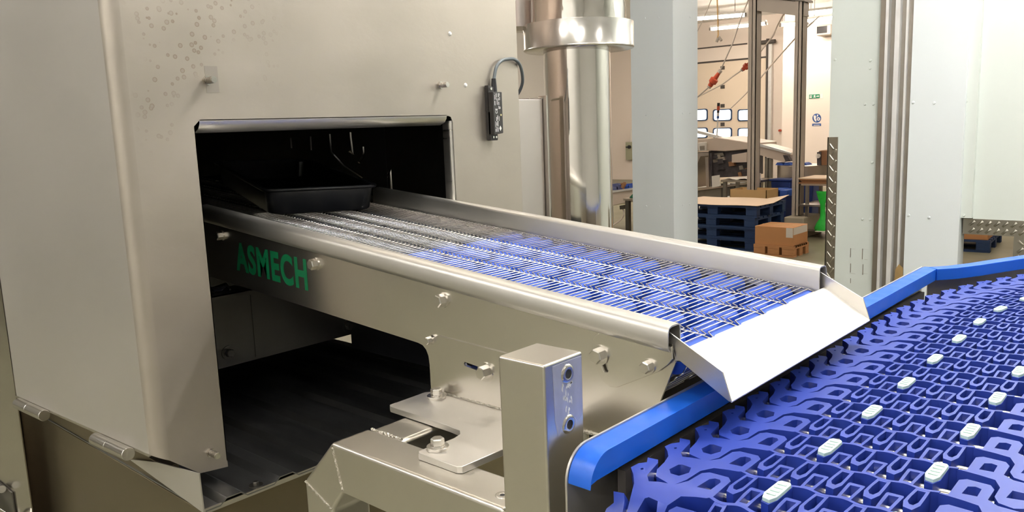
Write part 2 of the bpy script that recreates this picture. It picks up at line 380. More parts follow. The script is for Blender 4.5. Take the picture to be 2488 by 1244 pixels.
# lower wire chain seen behind the front leg
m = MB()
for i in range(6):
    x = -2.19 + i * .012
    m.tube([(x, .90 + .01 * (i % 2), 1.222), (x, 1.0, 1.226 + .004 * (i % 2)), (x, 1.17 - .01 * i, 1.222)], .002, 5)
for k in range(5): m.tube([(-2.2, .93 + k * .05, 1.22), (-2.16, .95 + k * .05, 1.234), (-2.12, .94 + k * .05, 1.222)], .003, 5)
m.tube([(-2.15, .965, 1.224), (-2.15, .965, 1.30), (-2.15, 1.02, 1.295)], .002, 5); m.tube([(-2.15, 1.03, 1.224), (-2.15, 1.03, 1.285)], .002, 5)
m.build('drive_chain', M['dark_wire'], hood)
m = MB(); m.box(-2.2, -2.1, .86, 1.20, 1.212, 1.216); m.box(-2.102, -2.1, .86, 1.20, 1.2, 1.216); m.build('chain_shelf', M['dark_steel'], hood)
m = MB(); m.hexbolt((-2.13, 1.15, 1.212), (0, 0, -1), .008, .012, .014); m.build('inner_bolt', M['dark_steel'], hood)
# base cabinet under the hood
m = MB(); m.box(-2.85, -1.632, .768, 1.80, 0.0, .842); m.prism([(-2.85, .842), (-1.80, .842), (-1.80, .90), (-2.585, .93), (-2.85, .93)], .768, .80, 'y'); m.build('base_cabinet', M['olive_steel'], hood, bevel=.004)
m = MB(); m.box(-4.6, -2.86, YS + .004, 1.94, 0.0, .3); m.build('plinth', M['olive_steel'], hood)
# drip pan with ribs shaped to imitate reflected bands
m = MB()
ys = []; y = .765
prof = [(.765, 0)]
k = 0
y = .80
while y < 1.75:
    prof += [(y, 0), (y + .016, .012), (y + .050, .012), (y + .066, 0)]; y += .135
prof += [(1.80, 0)]
g = [[(x, yy, .85 + z) for yy, z in prof] for x in (-3.4, -1.618)]
m.sheet(g, (0, 0, -.003)); m.build('drip_pan', M['pan'], hood, sharp=20, label='dark drip pan with ribs imitating reflected bands')
m = MB(); m.prism([(-1.6185, .846), (-1.622, .9365), (-1.83, .908), (-1.985, .875)], .760, .763, 'y'); m.build('pan_side', M['steel_side'], hood)
m = MB(); m.box(-1.6225, -1.6185, .763, 1.80, .842, .853); m.build('pan_front_edge', M['steel'], hood)
m = MB(); c = at_z(622, 1180, .853); m.hexbolt(c, (0, 0, 1), .007, .008, .016); m.build('pan_bolt', M['dark_steel'], hood)
# studs, rivets
for (y, z, L_) in ((.915, 1.777, .036), (1.622, 1.776, .034), (.838, .934, .036)):
    m = MB(); m.cyl((XF, y, z), (XF + .007, y, z), .0105, n=6); m.cyl((XF + .007, y, z), (XF + L_, y, z), .0068, n=14)
    for q in range(7): m.cyl((XF + .010 + q * .0035, y, z), (XF + .0117 + q * .0035, y, z), .0078, n=14)
    m.build('threaded_stud', M['bolt'], hood)
for (u, v) in ((1093, 82), (1131, 207)):
    p = at_x(u, v, XF); m = MB(); m.lathe([(0, .005), (.004, .004), (.0065, 0)], (0, 0, 0), 12); m.v = [Vector((XF + q.z, p.y + q.y, p.z + q.x)) for q in m.v]
    m.build('rivet', M['print'], hood)
p0 = at_x(496, 160, XF); p1 = at_x(533, 225, XF)
m = MB(); m.box(XF, XF + .0006, p0.y, p1.y, p1.z, p0.z); m.build('tape_mark', M['tape'], hood)
# hinges on the lower edge
for (xa, xb) in ((-2.572, -2.357), (-2.012, -1.822)):
    za, zc = zb(xa) - .008, zb(xb) - .008; d = Vector((xb - xa, 0, zc - za)); a = Vector((xa, YS - .016, za)); mid = a + d * .46
    m = MB(); m.cyl(a, mid - d.normalized() * .001, .0155, n=20); m.build('hinge_barrel', M['bolt'], hood, bevel=.0015)
    m = MB(); m.cyl(mid + d.normalized() * .001, a + d, .0155, n=20); m.build('hinge_barrel', M['bolt'], hood, bevel=.0015)
# toggle latch low on the rear door
lt = thing('toggle_latch', 'small chrome toggle latch on the door at the lower left corner of the hood', 'latch', tuple(at_y(20, 1215, YS)))
c = at_y(22, 1215, YS)
m = MB(); m.box(c.x - .16, c.x + .06, YS - .006, YS, c.z - .06, c.z + .045); m.build('base_plate', M['dark_steel'], lt, bevel=.002)
m = MB(); m.hexa([(c.x - .18, YS - .05, c.z - .07), (c.x + .04, YS - .012, c.z - .06), (c.x + .03, YS - .012, c.z - .03), (c.x - .18, YS - .05, c.z - .0), (c.x - .18, YS - .06, c.z - .07), (c.x + .045, YS - .018, c.z - .06), (c.x + .02, YS - .018, c.z - .03), (c.x - .18, YS - .06, c.z - .0)]); m.build('lever', M['bolt'], lt, bevel=.004)
m = MB(); m.tube([(c.x + .05, YS - .01, c.z - .05), (c.x + .07, YS - .03, c.z - .02), (c.x + .11, YS - .03, c.z - .01), (c.x + .16, YS - .012, c.z - .04)], .005, 8); m.build('wire_loop', M['bolt'], lt)
m = MB(); m.cyl((c.x - .05, YS - .02, c.z + .03), (c.x + .02, YS - .02, c.z + .05), .012, n=12); m.cyl((c.x + .12, YS - .012, c.z - .05), (c.x + .16, YS - .012, c.z - .06), .009, n=12); m.build('pivot', M['bolt'], lt)

# ================================================================== SAFETY SWITCH + CABLE
sw = thing('safety_switch', 'black safety switch with white printed label screwed to the hood beside the opening', 'switch', (XF, 1.83, 1.69))
m = MB()
m.prism([(1.806, 1.629), (1.846, 1.633), (1.846, 1.757), (1.806, 1.757)], XF + .012, XF + .036, 'x')
m.prism([(1.806, 1.612), (1.836, 1.612), (1.836, 1.70), (1.806, 1.70)], XF + .004, XF + .022, 'x')
m.prism([(1.806, 1.70), (1.834, 1.70), (1.830, 1.772), (1.806, 1.778)], XF + .002, XF + .018, 'x')
m.build('switch_body', M['sensor'], sw, bevel=.002)
for yy in (1.816, 1.828):
    m = MB(); m.cyl((XF + .021, yy, 1.622), (XF + .0235, yy, 1.622), .0035, n=14); m.build('mounting_screw', M['bolt'], sw)
m = MB(); m.cyl((XF + .018, 1.815, 1.767), (XF + .022, 1.815, 1.767), .004, n=12); m.build('mounting_screw', M['bolt'], sw)
m = MB(); m.cyl((XF + .036, 1.838, 1.688), (XF + .0368, 1.838, 1.688), .003, n=14); m.build('indicator_lens', M['led'], sw)
random.seed(3)
m = MB()
for row, yy in enumerate((1.812, 1.817, 1.822, 1.829, 1.834)):
    z = 1.638
    while z < 1.752:
        l = random.uniform(.006, .02)
        if not (yy > 1.826 and (1.676 < z < 1.70 or z < 1.664)) and random.random() < .9 and not (1.69 < z + l / 2 < 1.712 and yy < 1.826):
            m.box(XF + .036, XF + .0364, yy, yy + random.choice((.0014, .0022)), z, min(z + l, 1.753))
        z += l + .003
m.prism([(1.8335, 1.640), (1.8385, 1.648), (1.8335, 1.656), (1.8285, 1.648)], XF + .036, XF + .0364, 'x')
m.build('printed_label', M['print'], sw, label='rows of small white print')
Mx = Matrix(((0, 0, 1, XF + .0362), (0, 1, 0, 1.8), (1, 0, 0, 1.7), (0, 0, 0, 1)))
text_mesh('printed_mark', 'CE', M['print'], sw, Matrix(((0, 0, 1, XF + .0362), (0, -1, 0, 1.823), (1, 0, 0, 1.692), (0, 0, 0, 1))), size=.013, extrude=.0002)
XC = XF + .012
cpts = [Vector((XC, 1.838, 1.757)), Vector((XC, 1.838, 1.785)), Vector((XC, 1.841, 1.803)), Vector((XC, 1.853, 1.834)), Vector((XC, 1.876, 1.852)), Vector((XC, 1.902, 1.858)), Vector((XC, 1.938, 1.858)), Vector((XC - .01, 1.976, 1.838)), Vector((XC - .03, 2.006, 1.792)), Vector((XC - .06, 2.010, 1.752)), Vector((XC - .10, 2.000, 1.728)), Vector((XC - .16, 1.985, 1.715)), Vector((XC - .28, 1.970, 1.70))]
def smooth(pts, n=5):
    out = []
    for i in range(len(pts) - 1):
        p0, p1, p2, p3 = pts[max(i - 1, 0)], pts[i], pts[i + 1], pts[min(i + 2, len(pts) - 1)]
        for k in range(n):
            t = k / n
            out.append(.5 * ((2 * p1) + (p2 - p0) * t + (2 * p0 - 5 * p1 + 4 * p2 - p3) * t * t + (3 * p1 - p0 - 3 * p2 + p3) * t ** 3))
    return out + [pts[-1]]
m = MB(); m.tube(smooth(cpts), .0052, 10); m.build('cable', M['cable'], sw, label='grey looped cable', sharp=80)
m = MB(); m.tube([(XC, 1.838, 1.755), (XC, 1.838, 1.775), (XC, 1.838, 1.798)], [.0095, .0085, .007], 14); m.build('cable_boot', M['black'], sw)

# ================================================================== DISCHARGE CONVEYOR
TS = .0923
zt = lambda x: 1.3495 - TS * (x + .61)
conv = thing('discharge_conveyor', 'sloping stainless conveyor with blue rollers and a wire mesh belt leaving the hood', 'conveyor', (-1.3, 1.3225, 1.2))
YC = 1.3225
prof = [(1.0500, -.062), (1.0500, -.008), (1.0480, -.002), (1.0430, 0), (1.0240, 0), (1.0165, -.0025), (1.0130, -.010), (1.0120, -.030), (1.0140, -.037), (1.0200, -.041), (1.0280, -.038)]
tin = [(-.0025, 0), (-.0025, -.001), (-.0018, -.002), (0, -.0025), (0, -.0025), (.001, -.0018), (.0025, -.001), (.0025, 0), (.0018, .0012), (.001, .0022), (.0, .0025)]
ring2 = prof + [(p[0] + t[0], p[1] + t[1]) for p, t in reversed(list(zip(prof, tin)))]
def guard(mirror):
    m = MB()
    rings = []
    for x in (-2.02, -1.6, -1.2, -.61):
        r = [Vector((x, (2 * YC - y) if mirror else y, zt(x) + z)) for y, z in ring2]
        rings.append(r)
    m.loft(rings, cap=False)
    n = len(prof)
    for rg in (rings[0], rings[-1]):
        k = len(m.v); m.v += rg; N_ = 2 * n
        for i in range(n - 1): m.f.append((k + i, k + i + 1, k + N_ - 2 - i, k + N_ - 1 - i))
    return m
guard(False).build('guide_rail', M['steel_guard'], conv, sharp=50, label='near folded stainless side rail')
guard(True).build('guide_rail', M['steel_guard'], conv, sharp=50, label='far folded stainless side rail')
# near side plate
YP = 1.028
sl = lambda x: .006
pl = [(-2.06, zt(-2.06) - .03), (-.612, zt(-.612) - .03), (-.606, 1.292), (-.634, 1.2253), (-.665, 1.142), (-1.158, 1.142), (-1.1586, 1.195), (-1.1605, 1.211), (-1.1665, 1.223), (-1.176, 1.2305), (-1.19, 1.2335), (-1.6165, 1.2625), (-2.06, 1.292)]
slot = [(-1.056, 1.2175), (-1.0585, 1.2135), (-1.056, 1.2095), (-.985, 1.2025), (-.983, 1.2065), (-.985, 1.2105)]
m = MB(); m.prism(pl, YP, YP + .004, 'y', holes=[slot]); m.build('side_plate', M['side_plate'], conv, label='near side plate with green lettering')
plf = [(-2.06, zt(-2.06) - .03), (-.612, zt(-.612) - .03), (-.606, 1.292), (-.634, 1.2253), (-.665, 1.142), (-1.158, 1.142), (-1.158, 1.2), (-1.19, 1.2335), (-1.6165, 1.2625), (-2.06, 1.292)]
m = MB(); m.prism(plf, 2 * YC - YP - .004, 2 * YC - YP, 'y'); m.build('side_plate', M['side_plate'], conv, label='far side plate')
m = MB(); m.prism([(-1.155, 1.142), (-.80, 1.142), (-.80, 1.244), (-.966, 1.2515), (-1.128, 1.2575), (-1.148, 1.25), (-1.155, 1.235)], YP - .003, YP - .0002, 'y', holes=[slot]); m.build('upright_plate', M['side_plate'], conv)
m = MB(); m.box(-1.07, -.96, YP + .03, YP + .04, 1.18, 1.235); m.build('inner_bracket', M['bin'], conv)
for (x, z, r) in ((-1.5226, 1.3642, .0125), (-1.1128, 1.3289, .0125), (-1.9295, 1.4035, .011)):
    m = MB(); m.hexbolt((x, YP, z), (0, -1, 0), r, .013, r * 1.22); m.build('hex_bolt', M['bolt'], conv)
m = MB(); m.hexbolt((-1.1493, YP - .003, 1.2455), (0, -1, 0), .0075, .009, .009); m.build('hex_bolt', M['bolt'], conv)
m = MB(); m.hexbolt((-1.0026, YP - .003, 1.2074), (0, -1, 0), .0125, .013, .0185); m.build('hex_bolt', M['bolt'], conv)
# adjusting lug of the chute
lug = [tuple(at_y(u, v, 1.024).xz) for u, v in ((1440, 832), (1448, 814), (1466, 806), (1560, 826), (1634, 842), (1636, 872), (1626, 884), (1602, 902), (1502, 940), (1484, 938), (1468, 925), (1455, 905), (1445, 880))]
slotl = [tuple(at_y(u, v, 1.024).xz) for u, v in ((1462, 872), (1464, 886), (1470, 902), (1478, 905), (1482, 898), (1480, 884), (1478, 872))]
m = MB(); m.prism(lug, 1.0205, 1.0245, 'y', holes=[slotl]); m.build('chute_lug', M['side_plate'], conv, bevel=.0006)
m = MB(); m.hexbolt((-.7399, 1.0205, 1.2839), (0, -1, 0), .0125, .013, .0165); m.build('hex_bolt', M['bolt'], conv)
m = MB(); m.hexbolt((-.6488, 1.0205, 1.2811), (0, -1, 0), .0095, .011, .012); m.build('hex_bolt', M['bolt'], conv)
# green lettering, following the slope of the conveyor
ph = math.radians(-3.8)
ca, sa = math.cos(ph), math.sin(ph)
LW = .311
txt = text_mesh('lettering', 'ASMECH', M['green'], conv, Matrix.Identity(4), size=1, bold=.038, extrude=0.0, sp=1.13)
bx = [v.co + ORG[conv.name] for v in txt.data.vertices]
x0, x1 = min(p.x for p in bx), max(p.x for p in bx); y0, y1 = min(p.y for p in bx), max(p.y for p in bx)
for v, p in zip(txt.data.vertices, bx):
    a = (p.x - x0) / (x1 - x0) * LW; b = (p.y - y0) / (y1 - y0) * .0745
    v.co = Vector((-1.868 + a * ca - b * sa * 0, YP - .0006, 1.3185 + a * sa + b)) - ORG[conv.name]
txt['label'] = 'green letters ASMECH'
# chute
m = MB()
fx = [(-.612, 1.300), (-.607, 1.3055), (-.600, 1.3045), (-.520, 1.2535), (-.5155, 1.2492)]
m.sheet([[(x, 1.030, z), (x, 1.6125, z)] for x, z in fx], (-.0008, 0, -.0022)); m.build('chute', M['chute'], conv, sharp=40, label='bright sloping discharge chute')
for y in (1.0285, 1.6125):
    m = MB(); m.prism([(-.618, 1.338), (-.5295, 1.2913), (-.5155, 1.2495), (-.5195, 1.2485), (-.600, 1.296), (-.640, 1.285), (-.655, 1.315)], y, y + .0025, 'y')
    m.build('chute_cheek', M['steel_x'], conv, bevel=.0008)
# belt --------------------------------------------------------------
zbelt = lambda x: 1.3035 - TS * (x + .61)
ST = [1.0650, 1.158, 1.253, 1.352, 1.449, 1.5790]
PW = .0135
m = MB(); m_in = MB(); i = 0
NR = .023
cxn, czn = -.628, zbelt(-.628) - NR - .0005
def belt_at(s):            # s >= 0 back along the top run, s < 0 round the nose and back below
    if s >= 0: x = cxn - s; return Vector((x, 0, zbelt(x))), Vector((1, 0, -TS)).normalized()
    a = -s / NR
    if a < math.pi * .9: return Vector((cxn + NR * math.sin(a), 0, czn + NR * math.cos(a) + .0005)), Vector((math.cos(a), 0, -math.sin(a)))
    r = -s - NR * math.pi * .9; a = math.pi * .9
    d = Vector((math.cos(a), 0, -math.sin(a))); d = Vector((-.72, 0, -.69))
    return Vector((cxn + NR * math.sin(a), 0, czn + NR * math.cos(a))) + d * r, d
k = -22
while k * PW < 2.25:
    p, d = belt_at(k * PW); q, _ = belt_at((k - 1) * PW); nn = Vector((d.z, 0, -d.x))
    pts = [(ST[0], .0, 0.0)]
    for j in range(1, 5):
        y = ST[j]; o = .004 if j % 2 else -.004
        pts += [(y - .011, 0, 0), (y - .0035, 1.04, .0016), (y + .0035, 1.04, .0016), (y + .011, 0, 0)]
    pts += [(ST[5], 0, 0)]
    w = []
    for (y, f, dz) in pts: w.append(p.lerp(q, f) + Vector((0, y, 0)) + nn * dz)
    e0 = p.lerp(q, 1.05) + nn * .001
    w = [e0 + Vector((0, ST[0] + .006, 0)), e0 + Vector((0, ST[0] - .004, 0)), p + Vector((0, ST[0] - .004, 0))] + w + [p + Vector((0, ST[5] + .004, 0)), e0 + Vector((0, ST[5] + .004, 0)), e0 + Vector((0, ST[5] - .006, 0))]
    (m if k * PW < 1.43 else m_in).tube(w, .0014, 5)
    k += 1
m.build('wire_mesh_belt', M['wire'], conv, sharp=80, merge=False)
m_in.build('inner_belt', M['inner_wire'], hood, sharp=80, merge=False, label='wire belt inside the hood, coloured dark for shade')
# blue rollers under the belt
k = 0
x = cxn
segs = [(1.062, 1.150), (1.166, 1.245), (1.261, 1.344), (1.360, 1.441), (1.457, 1.583)]
while x > -2.0:
    z = zbelt(x) - (NR + .0005 if k == 0 else .0205)
    r = NR - .0022 if k == 0 else .0165
    m = MB()
    for j, (a, b) in enumerate(segs):
        sh = 0 if k == 0 else (.0 if (j + k) % 2 else .012)
        m.cyl((x + sh, a, z), (x + sh, b, z), r, n=18)
    m.cyl((x, 1.056, z), (x, 1.59, z), .006, n=8)
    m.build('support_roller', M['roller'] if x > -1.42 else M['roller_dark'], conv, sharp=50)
    x -= .052 if k else .047
    k += 1
for (u, v) in ((1280, 667), (1440, 625), (1680, 770), (1830, 705)):
    p = at_y(u, v, 1.2); d = ray(u, v)
    t = (1.285 - TS * .61 - CAMH) / (d.z + TS * d.x); p = d * t + Vector((0, 0, CAMH))
    m = MB(); m.box(p.x - .02, p.x + .02, p.y - .022, p.y + .022, p.z - .004, p.z - .001); m.build('roller_clip', M['bolt'], conv)
m = MB()
for x in (-.75, -1.1, -1.5, -1.9): m.box(x - .02, x + .02, 1.032, 1.613, zt(x) - .108, zt(x) - .09)
m.build('cross_member', M['dark_steel'], conv)
m = MB(); m.prism([(-.70, 1.236), (-.665, 1.236), (-.66, 1.20), (-.70, 1.20)], 1.032, 1.613, 'y'); m.build('cross_member', M['dark_steel'], conv)
m = MB(); m.box(-2.198, -.78, 1.604, 1.610, .93, 1.30); m.box(-.78, -.77, 1.04, 1.61, .93, 1.24); m.build('dark_backing', M['black'], conv, label='black sheet added to darken the gap under the belt')  # black sheets added to cover the lit far plate below the belt
# foot plate with its two bolts, welded to the side plate
ZB = 1.130; ZP = ZB + .012
fo = [(-1.158, .922), (-1.15, .9165), (-.985, .9125), (-.957, .909), (-.944, .897), (-.940, .880), (-.940, .850), (-.945, .847), (-.947, .806), (-.940, .8005), (-.853, .8005), (-.846, .806), (-.835, 1.028), (-1.10, 1.028), (-1.15, 1.020), (-1.158, 1.012)]
m = MB(); m.prism(fo, ZB + .0003, ZP, 'z'); m.build('foot_plate', M['steel_plate'], conv, bevel=.0012)
for (x, y) in ((-1.1145, 1.0023), (-.9279, .8312)):
    m = MB(); m.cyl((x, y, ZP), (x, y, ZP + .005), .0185, n=28); m.hexbolt((x, y, ZP + .005), (0, 0, 1), .0115, .0125, .0118, .001); m.build('foot_bolt', M['bolt'], conv, bevel=.0006)
m = MB(); random.seed(5)
wp = [Vector((-1.15 + i * .018, 1.0265 + random.uniform(-.001, .001), ZP + .002)) for i in range(28)]
m.tube(wp, [.003 + random.uniform(-.0006, .0006) for _ in wp], 7); m.build('weld_bead', M['weld'], conv)

# ================================================================== SUPPORT STAND
st = thing('support_stand', 'welded stainless box section stand with a short upright post in front of the conveyor', 'stand', (-.9, .80, 0))
m = MB(); y0, y1 = .7583, .8405
be = [(-.7175, ZB), (-1.1175, ZB), (-1.2095, 1.036), (-1.2095, 0.0), (-1.128, 0.0), (-1.128, 1.003), (-1.092, 1.045), (-.7175, 1.045)]
m.prism(be, y0, y1, 'y'); m.build('bent_beam', M['steel_frame'], st, bevel=.007, seg=3)
m = MB(); m.box(-1.114, -1.026, y1 - .004, 1.60, 1.046, ZB - .001); m.build('cross_tube', M['steel_frame'], st, bevel=.009, seg=3)
m = MB(); m.box(-.7173, -.6373, .7583, .8395, 0, 1.3492); m.build('post', M['steel_frame'], st, bevel=.0035, seg=3, label='upright square post with two threaded holes')
random.seed(9)
def bead(name, a, b, n, r):
    m = MB(); pts = [a.lerp(b, i / (n - 1)) + Vector([random.uniform(-.0005, .0005) for _ in range(3)]) for i in range(n)]
    m.tube(pts, [r * random.uniform(.75, 1.15) for _ in pts], 7); m.build(name, M['weld'], st)
yf = y0 - .0002
bead('weld_bead', Vector((-1.1145, yf, ZB - .006)), Vector((-1.093, yf, 1.050)), 22, .0022)
bead('weld_bead', Vector((-1.205, yf, 1.036)), Vector((-1.130, yf, 1.005)), 22, .0022)
bead('weld_bead', Vector((-1.112, y1 + .001, ZB - .0005)), Vector((-1.03, y1 + .001, ZB - .0005)), 22, .0028)
bead('weld_bead', Vector((-.7185, y0 + .004, ZB)), Vector((-.7185, y0 + .001, 1.05)), 16, .0028)
for z in (1.3269, 1.2571):
    m = MB(); m.lathe([(.0062, -.01), (.0066, .0022), (.0092, .0028), (.0122, .0018), (.0135, 0)], (0, 0, 0), 28)
    m.v = [Vector((-.6373 + p.z, .8052 + p.x, z + p.y)) for p in m.v]; m.build('threaded_insert', M['bolt'], st, sharp=40)
    m = MB(); m.cyl((-.6371, .8052, z), (-.6366, .8052, z), .0062, n=20); m.build('insert_bore', M['shade_black'], st)
m = MB(); pts = []
sm = [(.775, 1.344), (.836, 1.344), (.8365, 1.262), (.826, 1.256), (.82, 1.262), (.806, 1.268), (.79, 1.258), (.783, 1.246), (.777, 1.27)]
m.prism(sm, -.6373, -.6370, 'x'); m.build('heat_tint', M['scorch'], st, label='bluish heat-tinted patch with white residue')
m = MB(); random.seed(12)
for i in range(26):
    t = random.random(); y = .806 + random.gauss(0, .006); z = 1.318 - t * .05; l = random.uniform(.003, .012); w = random.uniform(.0008, .0025)
    m.prism([(y, z), (y + w, z - l * .5), (y + w * .6, z - l), (y - w, z - l * .7)], -.6370, -.6368, 'x')
m.build('white_residue', M['print'], st)
m = MB(); m.lathe([(.004, .001), (.006, .0014), (.0105, .001), (.011, 0)], (-.7485, .789, ZB), 24); m.build('rivet_nut', M['bolt'], st)
m = MB(); m.cyl((-.7485, .789, ZB), (-.7485, .789, ZB + .0008), .004, n=16); m.build('insert_bore', M['shade_black'], st)
m = MB(); m.box(-1.114, -1.026, 1.60, 1.68, 0, ZB - .001); m.build('rear_leg', M['steel_frame'], st, bevel=.007)

# ================================================================== TRAY ON THE BELT
A = Vector((-1.986, 1.1926)); B = Vector((-1.8837, 1.5138)); D = Vector((-2.6829, 1.4229))
tr = thing('food_tray', 'empty black plastic food tray riding on the wire belt in the dark opening', 'tray', (-2.3, 1.5, zbelt(-2.3)))
ex = (B - A).normalized(); ey = (D - A).normalized(); W_, L_ = (B - A).length, (D - A).length
def tp(u, v, h):            # u across, v back along, h above the belt
    p = A + ex * u + ey * v; return Vector((p.x, p.y, zbelt(p.x) + .0015 + h))
def rrect(u0, u1, v0, v1, r, h, n=5):
    pts = []
    for (cu, cv, a) in ((u1 - r, v0 + r, -90), (u1 - r, v1 - r, 0), (u0 + r, v1 - r, 90), (u0 + r, v0 + r, 180)):
        for i in range(n + 1):
            t = math.radians(a + 90 * i / n); pts.append(tp(cu + r * math.cos(t), cv + r * math.sin(t), h))
    return pts
def ins(d, h, r): return rrect(d, W_ - d, d, L_ - d, r, h)
m = MB()
m.loft([ins(.042, .005, .03), ins(.024, .003, .04), ins(.022, .0, .04), ins(.017, .004, .04), ins(.010, .064, .032), ins(.001, .067, .03), ins(.0, .069, .03), ins(.0, .074, .03), ins(.003, .0755, .03), ins(.012, .074, .028), ins(.022, .012, .036), ins(.030, .007, .036)], cap=True)
m.build('tray_body', M['tray'], tr, sharp=60)
m = MB(); m.loft([rrect(W_ - .055, W_ - .022, L_ - .06, L_ - .03, .012, .072), rrect(W_ - .062, W_ - .030, L_ - .06, L_ - .03, .012, .02)]); m.build('corner_flute', M['tray'], tr)
# ================================================================== BLUE MODULAR BELT CONVEYOR
bc = thing('modular_belt_conveyor', 'blue modular plastic belt conveyor with a bright blue edge rail in the lower right', 'conveyor', (-.2, 1.6, 0))
XR0, XR1, ZR = -.613, -.577, 1.235
# edge rail: three pieces
m = MB()
R0 = .042; cy, cz = .770 + R0, ZR - R0
m = MB(); m.prism([(.772, 1.2)] + [(cy + R0 * math.cos(math.radians(180 - 90 * i / 10)), cz + R0 * math.sin(math.radians(180 - 90 * i / 10))) for i in range(11)] + [(2.345, ZR), (2.345, ZR - .030), (.785, ZR - .033)], XR0, XR1, 'x')
m.build('edge_rail', M['rail'], bc, bevel=.002, sharp=30, label='straight bright blue edge rail')
out = [(-.6005, 2.340), (-.566, 2.381), (-.5286, 2.4504), (-.5033, 2.5106), (-.4697, 2.5847), (-.4351, 2.661), (-.37, 2.775), (-.28, 2.88), (-.16, 2.97), (0, 3.03), (.25, 3.06)]
def offs(pl, d):
    r = []
    for i, p in enumerate(pl):
        a = Vector(pl[max(i - 1, 0)]); b = Vector(pl[min(i + 1, len(pl) - 1)]); t = (b - a).normalized(); r.append((p[0] + t.y * d, p[1] - t.x * d))
    return r
inn = offs(out, .036)
m = MB(); m.loft([[Vector((o[0], o[1], ZR + .001)), Vector((q[0], q[1], ZR + .001)), Vector((q[0], q[1], ZR - .030)), Vector((o[0], o[1], ZR - .030))] for o, q in zip(out, inn)])
m.build('edge_rail', M['rail'], bc, bevel=.0015, sharp=45, label='curving bright blue edge rail at the far end')
# stainless side frame
fp = [(.768, .86), (.768, ZR - .042)] + [(cy + (R0 + .002) * math.cos(math.radians(180 - 90 * i / 8)), cz + (R0 + .002) * math.sin(math.radians(180 - 90 * i / 8))) for i in range(9)] + [(2.33, ZR + .002), (2.33, .86)]
m = MB(); m.prism(fp, XR0 - .0035, XR0 - .0003, 'x'); m.build('side_frame', M['steel_plate'], bc)
m = MB()
fl = [(o[0] - .001, o[1] + .001) for o in out]; fl2 = offs(fl, -.003)
m.loft([[Vector((a[0], a[1], ZR - .001)), Vector((b[0], b[1], ZR - .001)), Vector((b[0], b[1], .86)), Vector((a[0], a[1], .86))] for a, b in zip(fl, fl2)]); m.build('side_frame', M['steel_plate'], bc)
# belt links
Z0, Z1, P_, W_U = 1.168, 1.200, .0853, .0445
def bmap(x, y, z):
    if y < .86:
        a = (.86 - y) / .09; rr = .09 - (Z1 - z); return (x, .86 - rr * math.sin(a), Z1 - .09 + rr * math.cos(a))
    if y > 1.9:
        th = (y - 1.9) / 1.5; r = .925 - x; return (.925 - r * math.cos(th), 1.9 + r * math.sin(th), z)
    return (x, y, z)
NOSES = [-.386 + W_U * k for k in range(-1, 4)]
SQ = [-.386 + W_U * (k + .5) for k in range(-1, 3)]
def wall_v(x):
    t = (x + .386) / W_U; return -.0003 - .0028 * math.cos(2 * math.pi * t)
def row_mesh():
    m = MB()
    for xn in NOSES:
        o = [(-.0080, -.003), (-.0096, -.030), (-.0100, -.047), (-.0060, -.0625), (.0045, -.066), (.0092, -.050), (.0088, -.028), (.0080, -.003)]
        h = [(-.0046, -.0095), (-.0060, -.030), (-.0060, -.044), (-.0025, -.0515), (.0022, -.0525), (.0052, -.042), (.0050, -.024), (.0046, -.0095)]
        m.prism([(xn + a, b) for a, b in o], Z0, Z1, 'z', holes=[[(xn + a, b) for a, b in h]])
    for xs in SQ:
        o = [(-.0082, .003), (-.0095, .030), (-.0100, .049), (-.0085, .0515), (.0088, .0515), (.0100, .049), (.0092, .028), (.0082, .003)]
        h = [(-.0048, .009), (-.0058, .044), (.0058, .045), (.0046, .009)]
        m.prism([(xs + a, b) for a, b in o], Z0, Z1 - .0006, 'z', holes=[[(xs + a, b) for a, b in h]])
    xs = [-.452 + i * (.2165) / 48 for i in range(49)]
    top = [(x, wall_v(x) + .0024) for x in xs]; bot = [(x, wall_v(x) - .0024) for x in xs]
    m.prism(bot + top[::-1], Z0, Z1 + .0002, 'z')
    lug = [(-.5366, -.060), (-.528, -.076), (-.505, -.083), (-.497, -.080), (-.4905, -.064), (-.4895, -.030), (-.480, -.012), (-.463, -.006), (-.450, -.003), (-.4440, .002), (-.4445, .050), (-.452, .059), (-.478, .058), (-.485, .050), (-.487, .020), (-.497, .005), (-.520, .000), (-.531, -.004), (-.5395, .006), (-.5465, .044), (-.552, .053), (-.567, .051), (-.5595, .037), (-.5665, .027), (-.5685, .012), (-.557, .000), (-.547, -.014), (-.541, -.034)]
    h1 = [(-.524, -.050), (-.522, -.030), (-.518, -.027), (-.504, -.0285), (-.4985, -.044), (-.504, -.060), (-.516, -.060)]
    h2 = [(-.471, .012), (-.4685, .040), (-.464, .046), (-.457, .046), (-.453, .040), (-.4535, .014)]
    h3 = [(-.556, .016), (-.5535, .019), (-.551, .016), (-.5535, .013)]
    m.prism(lug, Z0 - .004, Z1 + .0003, 'z', holes=[h1, h2, h3])
    rl = [(-.236, -.003), (-.226, .001), (-.2262, .050), (-.219, .058), (-.193, .056), (-.187, .045), (-.187, .012), (-.175, .002), (-.150, .0), (-.138, -.030), (-.145, -.070), (-.160, -.080), (-.176, -.075), (-.183, -.060), (-.183, -.030), (-.192, -.010), (-.210, -.006)]
    g1 = [(-.2145, .012), (-.2135, .036), (-.206, .041), (-.199, .038), (-.1985, .014)]
    m.prism(rl, Z0, Z1 + .0003, 'z', holes=[g1, [(-.172, -.055), (-.170, -.03), (-.155, -.03), (-.152, -.05)]])
    return m
BASE = row_mesh()
